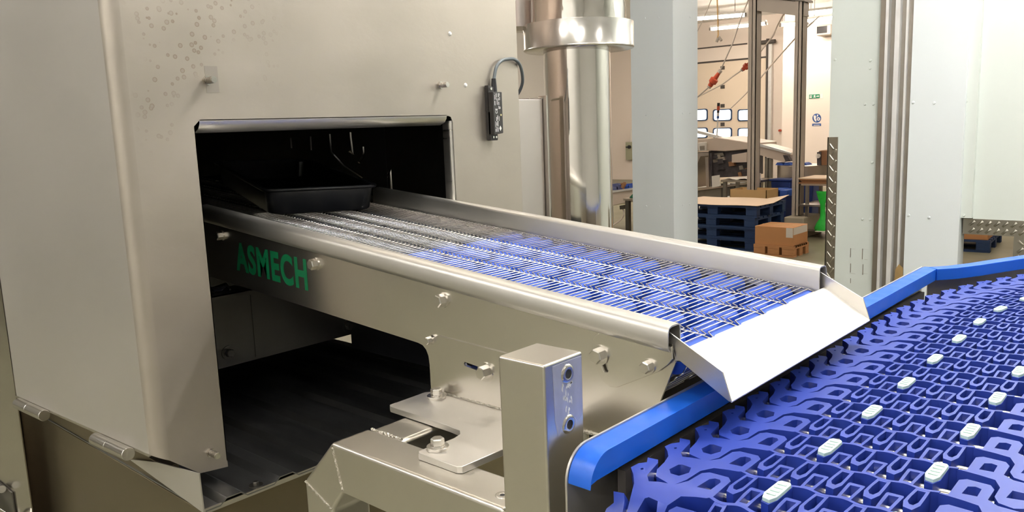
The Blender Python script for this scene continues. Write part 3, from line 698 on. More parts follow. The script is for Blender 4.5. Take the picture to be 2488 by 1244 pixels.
for j in range(-6, 21):
    y0 = 1.2627 + P_ * j
    m = MB(); m.v = [Vector(bmap(p.x, p.y + y0, p.z)) for p in BASE.v]; m.f = list(BASE.f)
    ro = m.build('belt_row', M['belt'], bc, sharp=50, merge=False)
    yp = y0 - .052
    m = MB(); pts = [Vector(bmap(-.552 + i * .395 / 6, yp, Z1 - .0145)) for i in range(7)]; m.tube(pts, .0052, 10); m.build('hinge_rod', M['bolt'], ro, sharp=60)
for j in range(-4, 21, 2):
    y0 = 1.2627 + P_ * j
    for xn in (-.386, -.2525):
        o = [(-.0062, -.004), (-.0088, -.008), (-.0092, -.030), (-.0095, -.047), (-.0058, -.0595), (.0040, -.0625), (.0082, -.050), (.0084, -.028), (.0080, -.008), (.0055, -.004)]
        m = MB(); m.prism([(xn + a, y0 + b) for a, b in o], Z1 - .002, Z1 + .0045, 'z')
        for q in range(4): m.box(xn - .0058, xn + .0055, y0 - .049 + q * .0105, y0 - .0455 + q * .0105, Z1 + .0045, Z1 + .0058)
        m.map(bmap); m.build('grip_pad', M['pad'], bc, bevel=.0012, label='pale mint ribbed grip pad')
# wear strips, bed and legs
for xs in (-.41, -.30):
    m = MB(); m.box(xs - .012, xs + .012, .90, 1.9, 1.146, 1.1635); m.build('wear_strip', M['strip'] if xs == -.41 else M['galv'], bc)
m = MB(); m.box(-.560, -.15, .93, 1.95, .62, 1.145); m.box(-.598, -.585, .86, 2.25, 1.10, 1.185); m.build('bed', M['gasket'], bc)  # main box deepened and dark so the hood leg reflects less bright floor
m = MB(); m.prism([(-.56, 1.95), (-.17, 1.95), (.30, 2.35), (.30, 2.9), (-.10, 2.85), (-.35, 2.62), (-.50, 2.32)], 1.02, 1.15, 'z'); m.build('bed', M['gasket'], bc)
m = MB(); m.cyl((-.57, .862, 1.110), (-.16, .862, 1.110), .058, n=28); m.build('end_drum', M['black'], bc)
for (x, y) in ((-.585, 1.15), (-.585, 2.15), (-.20, 1.15), (-.20, 2.15)):
    m = MB(); m.box(x - .025, x + .025, y - .025, y + .025, 0, 1.03); m.build('leg', M['steel_plate'], bc, bevel=.003)
# ================================================================== ROOM
HC = 4.2
X0, X1, Y0, Y1 = -15.0, 7.0, -6.0, 20.0
def room(name, m_, *b, **k):
    return struct(MB().box(*b).build(name, m_, None, origin=((b[0] + b[1]) / 2, (b[2] + b[3]) / 2, b[4]), **k))
room('floor', M['floor'], X0, X1, Y0, Y1, -.1, 0)
room('ceiling', M['ceil'], X0, X1, Y0, Y1, HC, HC + .1)
room('wall_back', M['cream'], X0, X1, Y1, Y1 + .15, 0, HC)
room('wall_front', M['nearwall'], X0, X1, Y0 - .15, Y0, 0, HC)
room('wall_left', M['nearwall'], X0 - .15, X0, Y0, Y1, 0, HC)
room('wall_right', M['nearwall'], X1, X1 + .15, Y0, Y1, 0, HC)
# boxed white column between the near and the far hall
PY = 4.5
def rivets(parent, lst, nrm, mt='panel'):
    for p in lst:
        m = MB(); n = Vector(nrm); m.cyl(p - n * .001, p + n * .004, .0075, .005, n=12); m.build('rivet', M[mt], parent)
x0 = at_y(1535, 300, PY).x; x1 = at_y(1636, 300, PY).x; y2 = at_x(1695, 300, x1).y
wc = room('wall_column', M['panel'], x0, x1, PY, y2, 0, HC)
rivets(wc, [at_y(u, v, PY) for u, v in ((1567, 44), (1600, 43), (1569, 279), (1602, 280), (1570, 501), (1603, 502))], (0, -1, 0))
rivets(wc, [at_x(u, v, x1) for u, v in ((1658, 40), (1676, 41), (1658, 275), (1676, 274), (1658, 498), (1676, 496))], (1, 0, 0))
m = MB(); xa = at_y(1572, 300, PY).x; m.box(xa, x1 + .0015, PY - .0015, PY, 0, HC); m.box(x1, x1 + .0015, PY, at_x(1672, 300, x1).y, 0, HC); m.build('corner_flashing', M['panel'], wc)
# right partition
xr0 = at_y(2015, 300, PY).x; xr1 = at_y(2135, 300, PY).x
wr = room('wall_partition', M['panel_g'], xr0, xr1, PY, PY + .2, 0, HC)
rivets(wr, [at_y(u, v, PY) for u, v in ((2029, 145), (2115, 147), (2114, 166), (2102, 253), (2122, 253), (2119, 395), (2096, 532), (2114, 533))], (0, -1, 0), 'panel_g')
xk = at_y(2035, 400, PY).x; zk = at_y(2024, 333, PY).z
m = MB(); m.box(xr0 - .004, xk, PY - .006, PY - .0005, 0, zk); m.box(xr0 - .006, xr0, PY - .006, PY + .2, 0, zk)
k = 0
z = .1
while z < zk - .04:
    sgn = 1 if k % 2 else -1
    c = Vector(((xr0 + xk) / 2 + (.008 if k % 2 else -.008), PY - .006, z)); d = Vector((.012 * sgn, 0, .016)); w = Vector((.004, 0, -.003 * sgn))
    m.hexa([c - d - w, c - d + w, c + d + w, c + d - w, c - d * .7 - w * .3 + Vector((0, -.003, 0)), c - d * .7 + w * .3 + Vector((0, -.003, 0)), c + d * .7 + w * .3 + Vector((0, -.003, 0)), c + d * .7 - w * .3 + Vector((0, -.003, 0))])
    z += .03; k += 1
struct(m.build('trim_1', M['checker'], None, origin=(xr0, PY, 0)))
random.seed(21)
m = MB()
for (u, v, w, h) in ((2066, 603, 1, 22), (2095, 604, 1, 26), (2066, 640, 1, 22), (2096, 642, 1, 26), (2066, 604, 12, 1), (2096, 605, 14, 1), (2064, 664, 14, 1), (2094, 664, 14, 1), (2066, 676, 1, 12), (2100, 630, 8, 1)):
    a = at_y(u, v, PY); b = at_y(u + w, v + h, PY); m.box(a.x, b.x, PY - .0008, PY, b.z, a.z)
m.build('scuff_mark', M['galv_dark'], wr)
# galvanised door track
def strip(nm, u0, u1, ya, yb, m_, zt_=HC):
    a = at_y(u0, 300, ya).x; b = at_y(u1, 300, ya).x
    return struct(MB().box(a, b, ya, yb, 0, zt_).build(nm, m_, None, origin=(a, ya, 0)))
strip('trim_2', 2131, 2143, PY - .03, PY + .10, M['galv_dark'])
strip('trim_3', 2143, 2150, PY - .055, PY + .10, M['galv'])
strip('trim_4', 2150, 2166, PY - .012, PY + .10, M['galv_dark'])
strip('trim_5', 2166, 2177, PY - .06, PY + .10, M['galv'])
strip('trim_6', 2177, 2192, PY - .02, PY + .10, M['galv_dark'])
strip('trim_7', 2192, 2197, PY - .05, PY + .10, M['galv'])
strip('trim_8', 2197, 2209, PY - .03, PY + .10, M['galv_dark'])
a = at_y(2166, 640, PY - .062); b = at_y(2192, 700, PY - .062)
m = MB(); m.prism([(a.x + .003, .5), (b.x, .5), (b.x, a.z - .02), (b.x - .02, a.z + .0), (a.x + .02, a.z - .03)], PY - .0625, PY - .0605, 'y'); struct(m.build('trim_9', M['rust'], None, origin=(a.x, PY, 0)))
# sliding leaf and panel with low hatch
xl0 = at_y(2209, 300, PY - .05).x; xl1 = at_y(2343, 300, PY - .05).x
d1 = room('door_1', M['panel'], xl0, xl1, PY - .05, PY + .06, 0, HC)
rivets(d1, [at_y(u, v, PY - .05) for u, v in ((2219, 249), (2270, 250), (2207 + 1, 523), (2257, 528))], (0, -1, 0))
xj = at_y(2376, 300, PY).x
d2 = room('trim_10', M['panel_g'], xl1, xj, PY - .03, PY + .06, 1.12, HC)
rivets(d2, [at_y(u, v, PY - .03) for u, v in ((2337, 246), (2347, 247), (2322 + 20, 523))], (0, -1, 0), 'panel_g')
hx0 = at_y(2343, 600, PY).x; hx1 = at_y(2463, 590, PY).x; hz = at_y(2400, 571, PY).z; hzt = at_y(2400, 533, PY).z
w2 = MB(); w2.box(xj, X1, PY, PY + .1, hzt, HC); w2.box(hx1 + .22, X1, PY, PY + .1, 0, hzt)
struct(w2.build('wall_hatch', M['panel_g'], None, origin=(xj, PY, 0)))
m = MB(); m.box(hx0 - .01, hx1 + .22, PY - .006, PY + .1, hz, hzt); m.box(hx1, hx1 + .22, PY - .006, PY + .1, 0, hz)
for r in range(2):
    for c_ in range(12):
        cx = hx0 + .03 + c_ * .036; c = Vector((cx, PY - .006, hz + .02 + r * .036)); d = Vector((.012, 0, .012)); w = Vector((.004, 0, -.004))
        m.hexa([c - d - w, c - d + w, c + d + w, c + d - w] + [c + (q) * .5 + Vector((0, -.004, 0)) for q in (-d - w, -d + w, d + w, d - w)])
for r in range(10):
    for c_ in range(6):
        c = Vector((hx1 + .03 + c_ * .036, PY - .006, hz - .03 - r * .036)); d = Vector((.012, 0, .012 if r % 2 else -.012)); w = Vector((.004, 0, -.004 if r % 2 else .004))
        m.hexa([c - d - w, c - d + w, c + d + w, c + d - w] + [c + (q) * .5 + Vector((0, -.004, 0)) for q in (-d - w, -d + w, d + w, d - w)])
struct(m.build('trim_11', M['checker'], None, origin=(hx0, PY, 0)))

# ================================================================== EXHAUST DUCT
DC = at_y(1405, 300, 2.35); dr = abs(at_y(1485, 300, 2.35).x - at_y(1325, 300, 2.35).x) / 2 * .78
dep = lambda p: (p - Vector((0, 0, CAMH))).dot(fw)
dr = 80 / FPX * dep(DC)
du = thing('exhaust_duct', 'shiny round stainless exhaust duct with a wider collar behind the hood', 'duct', (DC.x, DC.y, 0))
zc0 = at_y(1405, 121, DC.y).z; zc1 = at_y(1405, 57, DC.y).z
m = MB(); m.lathe([(dr, 0.25), (dr, zc0 + .02)], (DC.x, DC.y, 0), 64); m.v = m.v
m.lathe([(dr - .004, 0.25), (dr - .004, zc0 + .02)], (DC.x, DC.y, 0), 64); m.build('pipe', M['polished'], du)
r2 = 132 / FPX * dep(DC); cc = (DC.x - .006, DC.y + .02, 0)
m = MB(); m.lathe([(dr - .01, zc0 - .001), (r2 - .006, zc0 - .001), (r2, zc0 + .001), (r2 + .002, zc0 + .004), (r2, zc0 + .008), (r2, zc1), (r2 - .01, zc1 + .002)], cc, 64); m.build('collar', M['collar'], du, sharp=50)
random.seed(4)
m = MB(); m.lathe([(r2 - .025, zc1 - .01), (r2 - .027, zc1 + .08), (r2 - .022, zc1 + .2), (r2 - .028, zc1 + .4), (r2 - .025, HC - .02)], cc, 64)
m.build('upper_shroud', M['crumpled'], du, sharp=80)
hb0 = at_y(1262, 240, 2.16); hb1 = at_y(1318, 240, 2.16)
m = MB(); m.box(-2.3, hb1.x, 1.99, 2.16, .3, hb1.z); m.build('side_box', M['box_steel'], du, bevel=.004)
m = MB(); pts = [Vector((hb1.x - .03 * i, 2.158, hb1.z + .002)) for i in range(8)]; m.tube(pts, .004, 7); m.build('weld_bead', M['weld'], du)
m = MB(); m.box(hb1.x - .02, hb1.x + .015, 2.162, 2.168, .4, hb1.z + .01); m.build('seam_strip', M['steel'], du)
a = at_y(1256, 8, 2.28); b = at_y(1296, 55, 2.28)
m = MB(); m.cyl((b.x - .07, 2.28, zc1 + .001), (b.x - .07, 2.28, a.z), .07, n=32); m.build('side_pipe', M['box_steel'], du)
m = MB(); m.box(DC.x - .2, DC.x + .16, DC.y - .12, DC.y + .2, 0, .25); m.build('fan_base', M['box_steel'], du, bevel=.01)

# ================================================================== FAR HALL
BY = 19.98
# sectional door
a = at_y(1600, 163, BY); b = at_y(1866, 148, BY)
d_ = MB(); d_.box(-11.6, b.x, BY - .05, BY, 0, a.z)
do = struct(d_.build('door_2', M['door_panel'], None, origin=(-11, BY, 0)))
m = MB(); zz = .5
m.box(-11.6, b.x, BY - .056, BY - .05, a.z - .015, a.z + .025)
for i in range(1, 7): pass
m.build('seal', M['gasket'], do)
m = MB(); m.box(b.x, b.x + .05, BY - .12, BY, 0, a.z + .45); m.build('track', M['gasket'], do)
m = MB(); m.box(b.x + .05, b.x + .14, BY - .10, BY, 0, a.z + .35); m.build('track_cover', M['galv'], do)
za = at_y(1780, 110, BY).z
m = MB(); m.box(-11.6, b.x + .1, BY - .05, BY, a.z + .03, za); m.box(-11.6, b.x + .1, BY - .07, BY - .05, za - .02, za + .03); m.build('header', M['cream'], do)
m = MB(); m.box(-11.6, -9.6, BY - .075, BY - .07, za - .02, za + .015); m.cyl((b.x - .2, BY - .15, za - .02), (b.x + .25, BY - .15, za - .02), .05, n=12); m.build('spring_shaft', M['gasket'], do)
for (u, v) in ((1756, 165), (1756, 211), (1756, 257), (1756, 302)):
    p = at_y(u, v, BY - .05); m = MB(); m.box(p.x - .055, p.x + .055, BY - .07, BY - .05, p.z - .045, p.z + .045); m.build('door_hinge', M['gasket'], do)
wn = 0
for (v0, v1) in ((266, 293), (311, 335)):
    for (u0, u1) in ((1676, 1720), (1733, 1779), (1793, 1841)):
        p = at_y(u0, v0, BY - .05); q = at_y(u1, v1, BY - .05); wn += 1
        sh = {1676: .012, 1733: 0, 1793: -.012}[u0]
        m = MB(); r = .06
        pts = [];
        for (cx, cz, aa) in ((q.x - r, q.z + r, -90), (q.x - r, p.z - r, 0), (p.x + r, p.z - r, 90), (p.x + r, q.z + r, 180)):
            pts += [(cx + r * math.cos(math.radians(aa + 30 * i)), cz + r * math.sin(math.radians(aa + 30 * i))) for i in range(4)]
        ce = ((p.x + q.x) / 2, (p.z + q.z) / 2)
        inn_ = [(ce[0] + (x - ce[0]) * .88, ce[1] + (z - ce[1]) * .82) for x, z in pts]
        m.prism(pts, BY - .08, BY - .05, 'y', holes=[inn_])
        w = struct(m.build('window_%d' % wn, M['door_frame'], None, origin=(p.x, BY, q.z)))
        m = MB(); m.prism(inn_, BY - .062, BY - .051, 'y'); m.build('pane', M['daylight'], w)
# return wall to the right of the door
a = at_y(1905, 100, 19.0)
room('wall_pier', M['cream'], a.x - .02, a.x + 2.5, 19.0, 19.97, 0, HC)
# ceiling lights in the far hall
def batten(label, group, pa, pb, z, mt, ym=None, tubes=2, hang=True):
    c = ((pa + pb) / 2); L2 = (pb - pa).length / 2; ang = math.atan2(pb.y - pa.y, pb.x - pa.x)
    t = thing('ceiling_light', label, 'light', (c.x, c.y, z), ang, group)
    m = MB(); m.box(-L2, L2, -.06, .06, .03, .075); m.build('housing', M['fixture'], t, local=True)
    for k in range(tubes):
        y = 0 if tubes == 1 else (-.03 + .06 * k)
        m = MB(); m.cyl((-L2 + .03, y, 0), (L2 - .03, y, 0), .03 if tubes > 1 else .035, n=12); m.build('tube', M[mt], t, local=True)
    for s in (-1, 1):
        m = MB(); m.box(s * L2 - .02, s * L2 + .02, -.06, .06, -.03, .035); m.build('end_cap', M['fixture_dark'], t, local=True)
        if hang and HC - z > .12:
            m = MB(); m.cyl((s * L2 * .7, 0, .075), (s * L2 * .7, 0, HC - z), .006, n=6); m.build('hanger', M['fixture_dark'], t, local=True)
    return t
ZL = 3.72
G1 = 'lit tube lights hanging in the far hall'
for (p, q, lab) in (((1640, 50), (1812, 36), 'lit tube light hanging highest, left of the thick grey column'), ((1727, 71), (1862, 57), 'lit tube light hanging lower and crossing behind the thick grey column'),
                    ((1896, 61), (1962, 57), 'short lit tube light just left of the thinner grey column'), ((1953, 33), (2070, 21), 'upper lit tube light beside the white partition edge'), ((1963, 51), (2070, 37), 'lower lit tube light above the wall speaker')):
    a = at_z(p[0], p[1], ZL); b = at_z(q[0], q[1], ZL); b2 = a + (b - a)
    batten(lab, G1, a, b2, ZL, 'tube_warm')
# further far-hall lights outside the frame
for (x, y) in ((-12, 8), (-8.5, 12.5), (-5, 8), (-3, 14), (-1, 9), (1.5, 12), (-13, 14)):
    batten('warm tube light on the far hall ceiling, out of the picture', 'far hall lights out of the picture', Vector((x - .9, y, 0)), Vector((x + .9, y, 0)), 3.9, 'tube_warm')
# near hall lights, with added fill tubes and the added chute light
NL = 'near hall tube lights out of the picture'
for (x, y, z, mt_) in NEAR_LIGHTS:
    batten('tube light placed out of the picture to light the near hall', NL, Vector((x - .75, y, 0)), Vector((x + .75, y, 0)), z, mt_, hang=z > 3.5)
# columns
def pcol(name, label, u0, u1, v, y, w=None, base=False):
    a = at_y(u0, v, y); b = at_y(u1, v, y)
    t = thing(name, label, 'column', ((a.x + b.x) / 2, y, 0))
    m = MB(); W2 = abs(b.x - a.x) / 2 * .72; cx = a.x + W2 * 1.02
    z0 = at_y(u0, v, y).z if base else 0
    m.box(cx - W2, cx + W2, y, y + .012, z0, HC); m.box(cx - W2, cx + W2, y + .15, y + .162, z0, HC); m.box(cx - .005, cx + .005, y, y + .16, z0, HC); m.box(cx + W2 - .01, cx + W2, y, y + .16, z0, HC)
    m.build('shaft', M['column'], t)
    return t, a, b
t, a, b = pcol('steel_column', 'thicker grey steel column standing behind the blue pallet stack', 1815, 1841, 420, 10.9)
t2, a2, b2 = pcol('steel_column', 'thinner grey steel column standing on a pale concrete block', 1923, 1948, 523, 10.9, base=True)
q0 = at_y(1904, 527, 10.75); q1 = at_y(1953, 527, 10.75)
m = MB(); m.box(q0.x, q1.x, 10.75, 11.35, 0, q0.z); m.build('concrete_base', M['concrete'], t2, bevel=.02)
g0 = at_y(1838, 4, 10.95); g1 = at_y(1945, 22, 10.95)
be_ = thing('overhead_beam', 'grey steel beam crossing between the two columns near the ceiling', 'beam', (g0.x, 11, 3.2))
m = MB(); m.hexa([(a.x, 10.92, g0.z - .10), (b2.x - .03, 10.92, g1.z - .10), (b2.x - .03, 11.08, g1.z - .10), (a.x, 11.08, g0.z - .10), (a.x, 10.92, g0.z + .08), (b2.x - .03, 10.92, g1.z + .08), (b2.x - .03, 11.08, g1.z + .08), (a.x, 11.08, g0.z + .08)]); m.build('web', M['column'], be_)
m = MB(); m.hexa([(a.x, 10.86, g0.z + .08), (b2.x, 10.86, g1.z + .08), (b2.x, 11.14, g1.z + .08), (a.x, 11.14, g0.z + .08), (a.x, 10.86, g0.z + .11), (b2.x, 10.86, g1.z + .11), (b2.x, 11.14, g1.z + .11), (a.x, 11.14, g0.z + .11)]); m.build('flange', M['fixture_dark'], be_)
# pallets ------------------------------------------------------------
def pallet(label, loc, rz, m_, w=1.2, d=1.0, h=.142, group=None):
    t = thing('pallet', label, 'pallet', loc, rz, group)
    bw, bh = .145, h - .022 - .022 - .018
    for i in range(3):
        for j in range(3):
            x = (-w / 2 + bw / 2 + i * (w - bw) / 2); y = (-d / 2 + .05 + j * (d - .1) / 2)
            m = MB(); m.box(x - bw / 2, x + bw / 2, y - .05, y + .05, .022, .022 + bh); m.build('block', m_, t, local=True, bevel=.006)
    for j in range(3):
        y = (-d / 2 + .05 + j * (d - .1) / 2); m = MB(); m.box(-w / 2, w / 2, y - .05, y + .05, 0, .0218); m.build('base_board', m_, t, local=True)
    for i in range(3):
        x = (-w / 2 + bw / 2 + i * (w - bw) / 2); m = MB(); m.box(x - bw / 2, x + bw / 2, -d / 2, d / 2, .0222 + bh, h - .0222); m.build('stringer_board', m_, t, local=True)
    for k in range(7):
        y = -d / 2 + .05 + k * (d - .1) / 6; m = MB(); m.box(-w / 2, w / 2, y - .05, y + .05, h - .022, h); m.build('deck_board', m_, t, local=True)
    return t
pc = Vector((-4.399, 9.4)); PW_, PD_ = 1.2, .86
random.seed(8)
for i, lab in enumerate(('lowest dark blue wooden pallet of the stack behind the white column', 'second dark blue pallet from the floor in the stack', 'third dark blue pallet from the floor, under the top one', 'topmost dark blue pallet, right under the pale card sheet')):
    dx, dy = random.uniform(-.012, .012), random.uniform(-.012, .012)
    pallet(lab, (pc.x - PW_ / 2 + dx, pc.y + PD_ / 2 + dy, i * .1425), 0, M['pallet'], PW_, PD_, group='dark blue pallets in the stack')
sh = thing('card_sheet', 'pale card sheet lying over the blue pallet stack with one corner curling up', 'card', (pc.x - .6, pc.y + .43, .571))
g = []
for i in range(13):
    r = []
    for j in range(9):
        u, v = i / 12, j / 8; x = pc.x - 1.22 + 1.25 * u; y = pc.y - .03 + .95 * v
        r.append((x, y, .572 + .004 * (1 + math.sin(u * 9 + v * 3)) + .06 * max(0, u - .75) * max(0, v - .5) * 8))
    g.append(r)
m = MB(); m.sheet(g, (0, 0, .004)); m.build('sheet', M['board'], sh)
# carton on a raw wooden pallet
k0 = at_z(1928, 628, 0)
pallet('small raw wooden pallet with a brown carton, right of the blue stack', (k0.x - .265, k0.y + .26, 0), 0, M['wood'], .50, .46, .135)
ct = thing('carton', 'sealed brown carton with white labels on the small wooden pallet', 'box', (k0.x - .265, k0.y + .265, .136), 0)
m = MB(); m.box(-.24, .235, -.22, .22, 0, .22); m.build('carton_body', M['carton'], ct, local=True, bevel=.004)
m = MB(); m.box(-.24, .235, -.02, .02, .2202, .2212); m.build('tape', M['carton_tan'], ct, local=True)
m = MB(); m.box(.15, .234, -.2212, -.2202, .10, .215); m.box(.2352, .2362, -.21, .20, .13, .215); m.build('shipping_label', M['label'], ct, local=True)
# open tan carton behind the stack
a = at_y(1773, 460, 10.6); b = at_y(1862, 484, 10.6)
oc = thing('open_carton', 'open tan carton standing behind the blue pallet stack', 'box', ((a.x + b.x) / 2, 10.8, 0))
m = MB(); x0_, x1_, z1_ = a.x, b.x, a.z
m.box(x0_, x1_, 10.6, 10.608, .1, z1_); m.box(x0_, x1_, 10.98, 10.988, .1, z1_); m.box(x0_, x0_ + .008, 10.6, 10.988, .1, z1_); m.box(x1_ - .008, x1_, 10.6, 10.988, .1, z1_); m.box(x0_, x1_, 10.6, 10.988, .1, .11)
m.build('carton_walls', M['carton_tan'], oc)
m = MB(); m.box(x0_ - .02, x1_ + .02, 10.58, 11.0, 0, .1); m.build('carton_base', M['carton_tan'], oc)
# inclined machine behind ------------------------------------------------
mcY = 12.3
mc = thing('packing_machine', 'pale steel packing machine with a sloping cover behind the blue pallets', 'machine', (-6.4, mcY, 0))
P = lambda u, v, y=mcY: at_y(u, v, y)
def poly(name, m_, pts, y0_, y1_, parent, bevel=0): 
    m = MB(); m.prism([tuple(at_y(u, v, y0_).xz) for u, v in pts], y0_, y1_, 'y'); return m.build(name, m_, parent, bevel=bevel)
poly('sloping_cover', M['machine_cover'], [(1660, 345), (1690, 340), (1745, 334), (1830, 348), (1830, 362), (1760, 368), (1715, 366), (1660, 372)], mcY, mcY + .9, mc, .02)
poly('cover_edge', M['galv'], [(1640, 300), (1697, 318), (1760, 334), (1815, 344), (1830, 348), (1830, 352), (1760, 340), (1697, 325), (1640, 308)], mcY + .5, mcY + .62, mc)
poly('innards', M['machine_dark'], [(1722, 367), (1815, 362), (1815, 428), (1728, 432)], mcY + .1, mcY + .7, mc)
random.seed(31)
for i in range(14):
    u = random.uniform(1728, 1805); v = random.uniform(372, 420); w_ = random.uniform(6, 22); h_ = random.uniform(3, 9)
    poly('mechanism', [M['machine_dark'], M['machine'], M['machine_dark'], M['carton_dark'], M['galv_dark']][i % 5], [(u, v), (u + w_, v - 2), (u + w_ + 3, v + h_), (u + 2, v + h_ + 2)], mcY + .02 + .006 * i, mcY + .09 + .006 * i, mc)
poly('guard_panel', M['machine_cover'], [(1778, 376), (1814, 370), (1814, 394), (1778, 395)], mcY - .03, mcY + .01, mc)
poly('side_frame', M['machine'], [(1660, 372), (1722, 370), (1722, 378), (1702, 380), (1694, 398), (1694, 455), (1660, 460)], mcY - .05, mcY + .3, mc)
poly('frame_post', M['machine'], [(1713, 382), (1721, 382), (1723, 455), (1716, 456)], mcY - .10, mcY - .05, mc)
poly('frame_post', M['machine_dark'], [(1724, 372), (1729, 372), (1731, 456), (1727, 456)], mcY - .04, mcY, mc)
poly('control_panel', M['white'], [(1695, 347), (1714, 345), (1714, 366), (1697, 368)], mcY - .12, mcY - .05, mc, .01)
poly('control_screen', M['machine'], [(1700, 355), (1712, 354), (1712, 364), (1701, 365)], mcY - .125, mcY - .119, mc)
poly('white_card', M['white'], [(1729, 428), (1748, 425), (1749, 452), (1730, 456)], mcY - .30, mcY - .29, mc)
poly('lower_belt', M['machine'], [(1660, 462), (1815, 443), (1815, 448), (1660, 468)], mcY - .2, mcY + .6, mc)
poly('lower_frame', M['galv_dark'], [(1660, 469), (1815, 449), (1815, 470), (1660, 492)], mcY - .1, mcY + .5, mc)
for u in (1668, 1757, 1779):
    p = P(u, 470, mcY - .15); m = MB(); m.box(p.x - .04, p.x + .04, mcY - .15, mcY - .11, 0, P(u, 446, mcY - .15).z); m.build('leg', M['dark_steel'], mc)
# worktable with a white top
ta = at_y(1751, 437, 11.4); tb = at_y(1848, 432, 11.4)
tw = thing('worktable', 'stainless worktable with white sheets on top behind the thick grey column', 'table', ((ta.x + tb.x) / 2, 11.6, 0))
m = MB(); m.box(ta.x, tb.x, 11.4, 11.92, ta.z - .03, ta.z); m.build('table_top', M['machine'], tw)
for x in (ta.x + .05, tb.x - .05):
    for y in (11.45, 11.87): m = MB(); m.box(x - .025, x + .025, y - .025, y + .025, 0, ta.z - .03); m.build('leg', M['galv_dark'], tw)
ps = thing('paper_sheets', 'white paper sheets spread on the worktable', 'paper', ((ta.x + tb.x) / 2, 11.7, ta.z))
m = MB(); g = [[(ta.x + .06 + (tb.x - ta.x - .25) * i / 6, 11.42 + .46 * j / 4, ta.z + .001 + .012 * (1 + math.sin(i * 1.7 + j))) for j in range(5)] for i in range(7)]; m.sheet(g, (0, 0, .004)); m.build('sheet', M['white'], ps)
ra = at_y(1841, 421, 11.45); 
rl_ = thing('paper_roll', 'white paper roll hanging over the worktable edge beside the grey column', 'paper', (ra.x, 11.45, ta.z + .001))
m = MB(); m.cyl((ra.x + .02, 11.45, ta.z + .032), (ra.x + .02, 11.45, ra.z), .03, n=16); m.box(ra.x - .02, ra.x + .06, 11.42, 11.48, ta.z + .001, ta.z + .032); m.box(ra.x - .01, ra.x + .06, 11.392, 11.396, ta.z - .09, ta.z + .03); m.box(ra.x - .01, ra.x + .06, 11.392, 11.43, ta.z + .026, ta.z + .03); m.build('roll', M['white'], rl_)
# inclined conveyor to the right of the column
ic = thing('incline_conveyor', 'steel conveyor sloping down from the packing machine towards the bins', 'conveyor', (-5.6, 13, 0))
poly('side_rail', M['machine_cover'], [(1838, 352), (1850, 353), (1917, 372), (1921, 377), (1905, 394), (1850, 378), (1838, 376)], 12.3, 12.8, ic)
poly('top_edge', M['galv'], [(1838, 350), (1852, 351), (1921, 371), (1921, 375), (1850, 357), (1838, 355)], 12.25, 12.3, ic)
poly('head_drum', M['machine_dark'], [(1902, 377), (1914, 379), (1921, 392), (1908, 391)], 12.2, 12.28, ic)
for u in (1863, 1870): 
    p = at_y(u, 395, 12.4); m = MB(); m.box(p.x - .03, p.x + .03, 12.4, 12.46, 0, at_y(u, 384, 12.4).z); m.build('leg', M['galv_dark'], ic)
# drum table, bins
rt = thing('rotary_table', 'round stainless rotary table with blue bits lying on its top', 'table', (-5.1, 12.4, 0))
pa = at_y(1868, 402, 12.0); pb = at_y(1990, 402, 12.0); rr = (pb.x - pa.x) / 2; zt0 = at_y(1900, 404, 12).z; zt1 = at_y(1900, 436, 12).z
m = MB(); m.lathe([(0, zt0), (rr, zt0), (rr, zt0 - .01), (rr, zt1), (rr - .02, zt1), (0, zt1)], ((pa.x + pb.x) / 2, 12.0 + rr, 0), 48); m.build('drum', M['machine'], rt)
m = MB(); m.cyl(((pa.x + pb.x) / 2, 12 + rr, 0), ((pa.x + pb.x) / 2, 12 + rr, zt1), .12, n=16); m.build('pedestal', M['galv_dark'], rt)
for (u, v, w_) in ((1885, 401, 20), (1905, 399, 18), (1950, 399, 12)):
    p = at_y(u, v, 12.3); q = at_y(u + w_, v, 12.3)
    o = MB().hexa([(p.x, 12.28, zt0 + .001), (q.x, 12.28, zt0 + .001), (q.x, 12.5, zt0 + .001), (p.x, 12.5, zt0 + .001), (p.x + .02, 12.3, zt0 + .04), (q.x - .03, 12.3, zt0 + .025), (q.x - .02, 12.46, zt0 + .03), (p.x + .03, 12.46, zt0 + .04)]).build('blue_film', M['bin_mid'], None, origin=(p.x, 12.3, zt0))
    tag(o, {1885: 'blue film scrap on the rotary table, left of the thin column', 1905: 'blue film scrap on the rotary table touching the thin column', 1950: 'small blue film scrap right of the thin column'}[u], 'film', 'blue scraps on the rotary table')
mb_ = thing('label_printer', 'dark boxy machine standing on the far table beside the checkered edge strip', 'printer', (-4.4, 12.6, 1.0))
poly('printer_body', M['carton_dark'], [(1988, 366), (2040, 364), (2040, 402), (1988, 403)], 12.32, 12.7, mb_, .02)
poly('printer_side', M['machine_dark'], [(1985, 370), (1994, 368), (1994, 403), (1985, 403)], 12.29, 12.318, mb_)
p = at_y(1988, 379, 12.28); m = MB(); m.cyl((p.x, 12.265, p.z), (p.x, 12.288, p.z), .035, n=16); m.build('dial', M['white'], mb_)
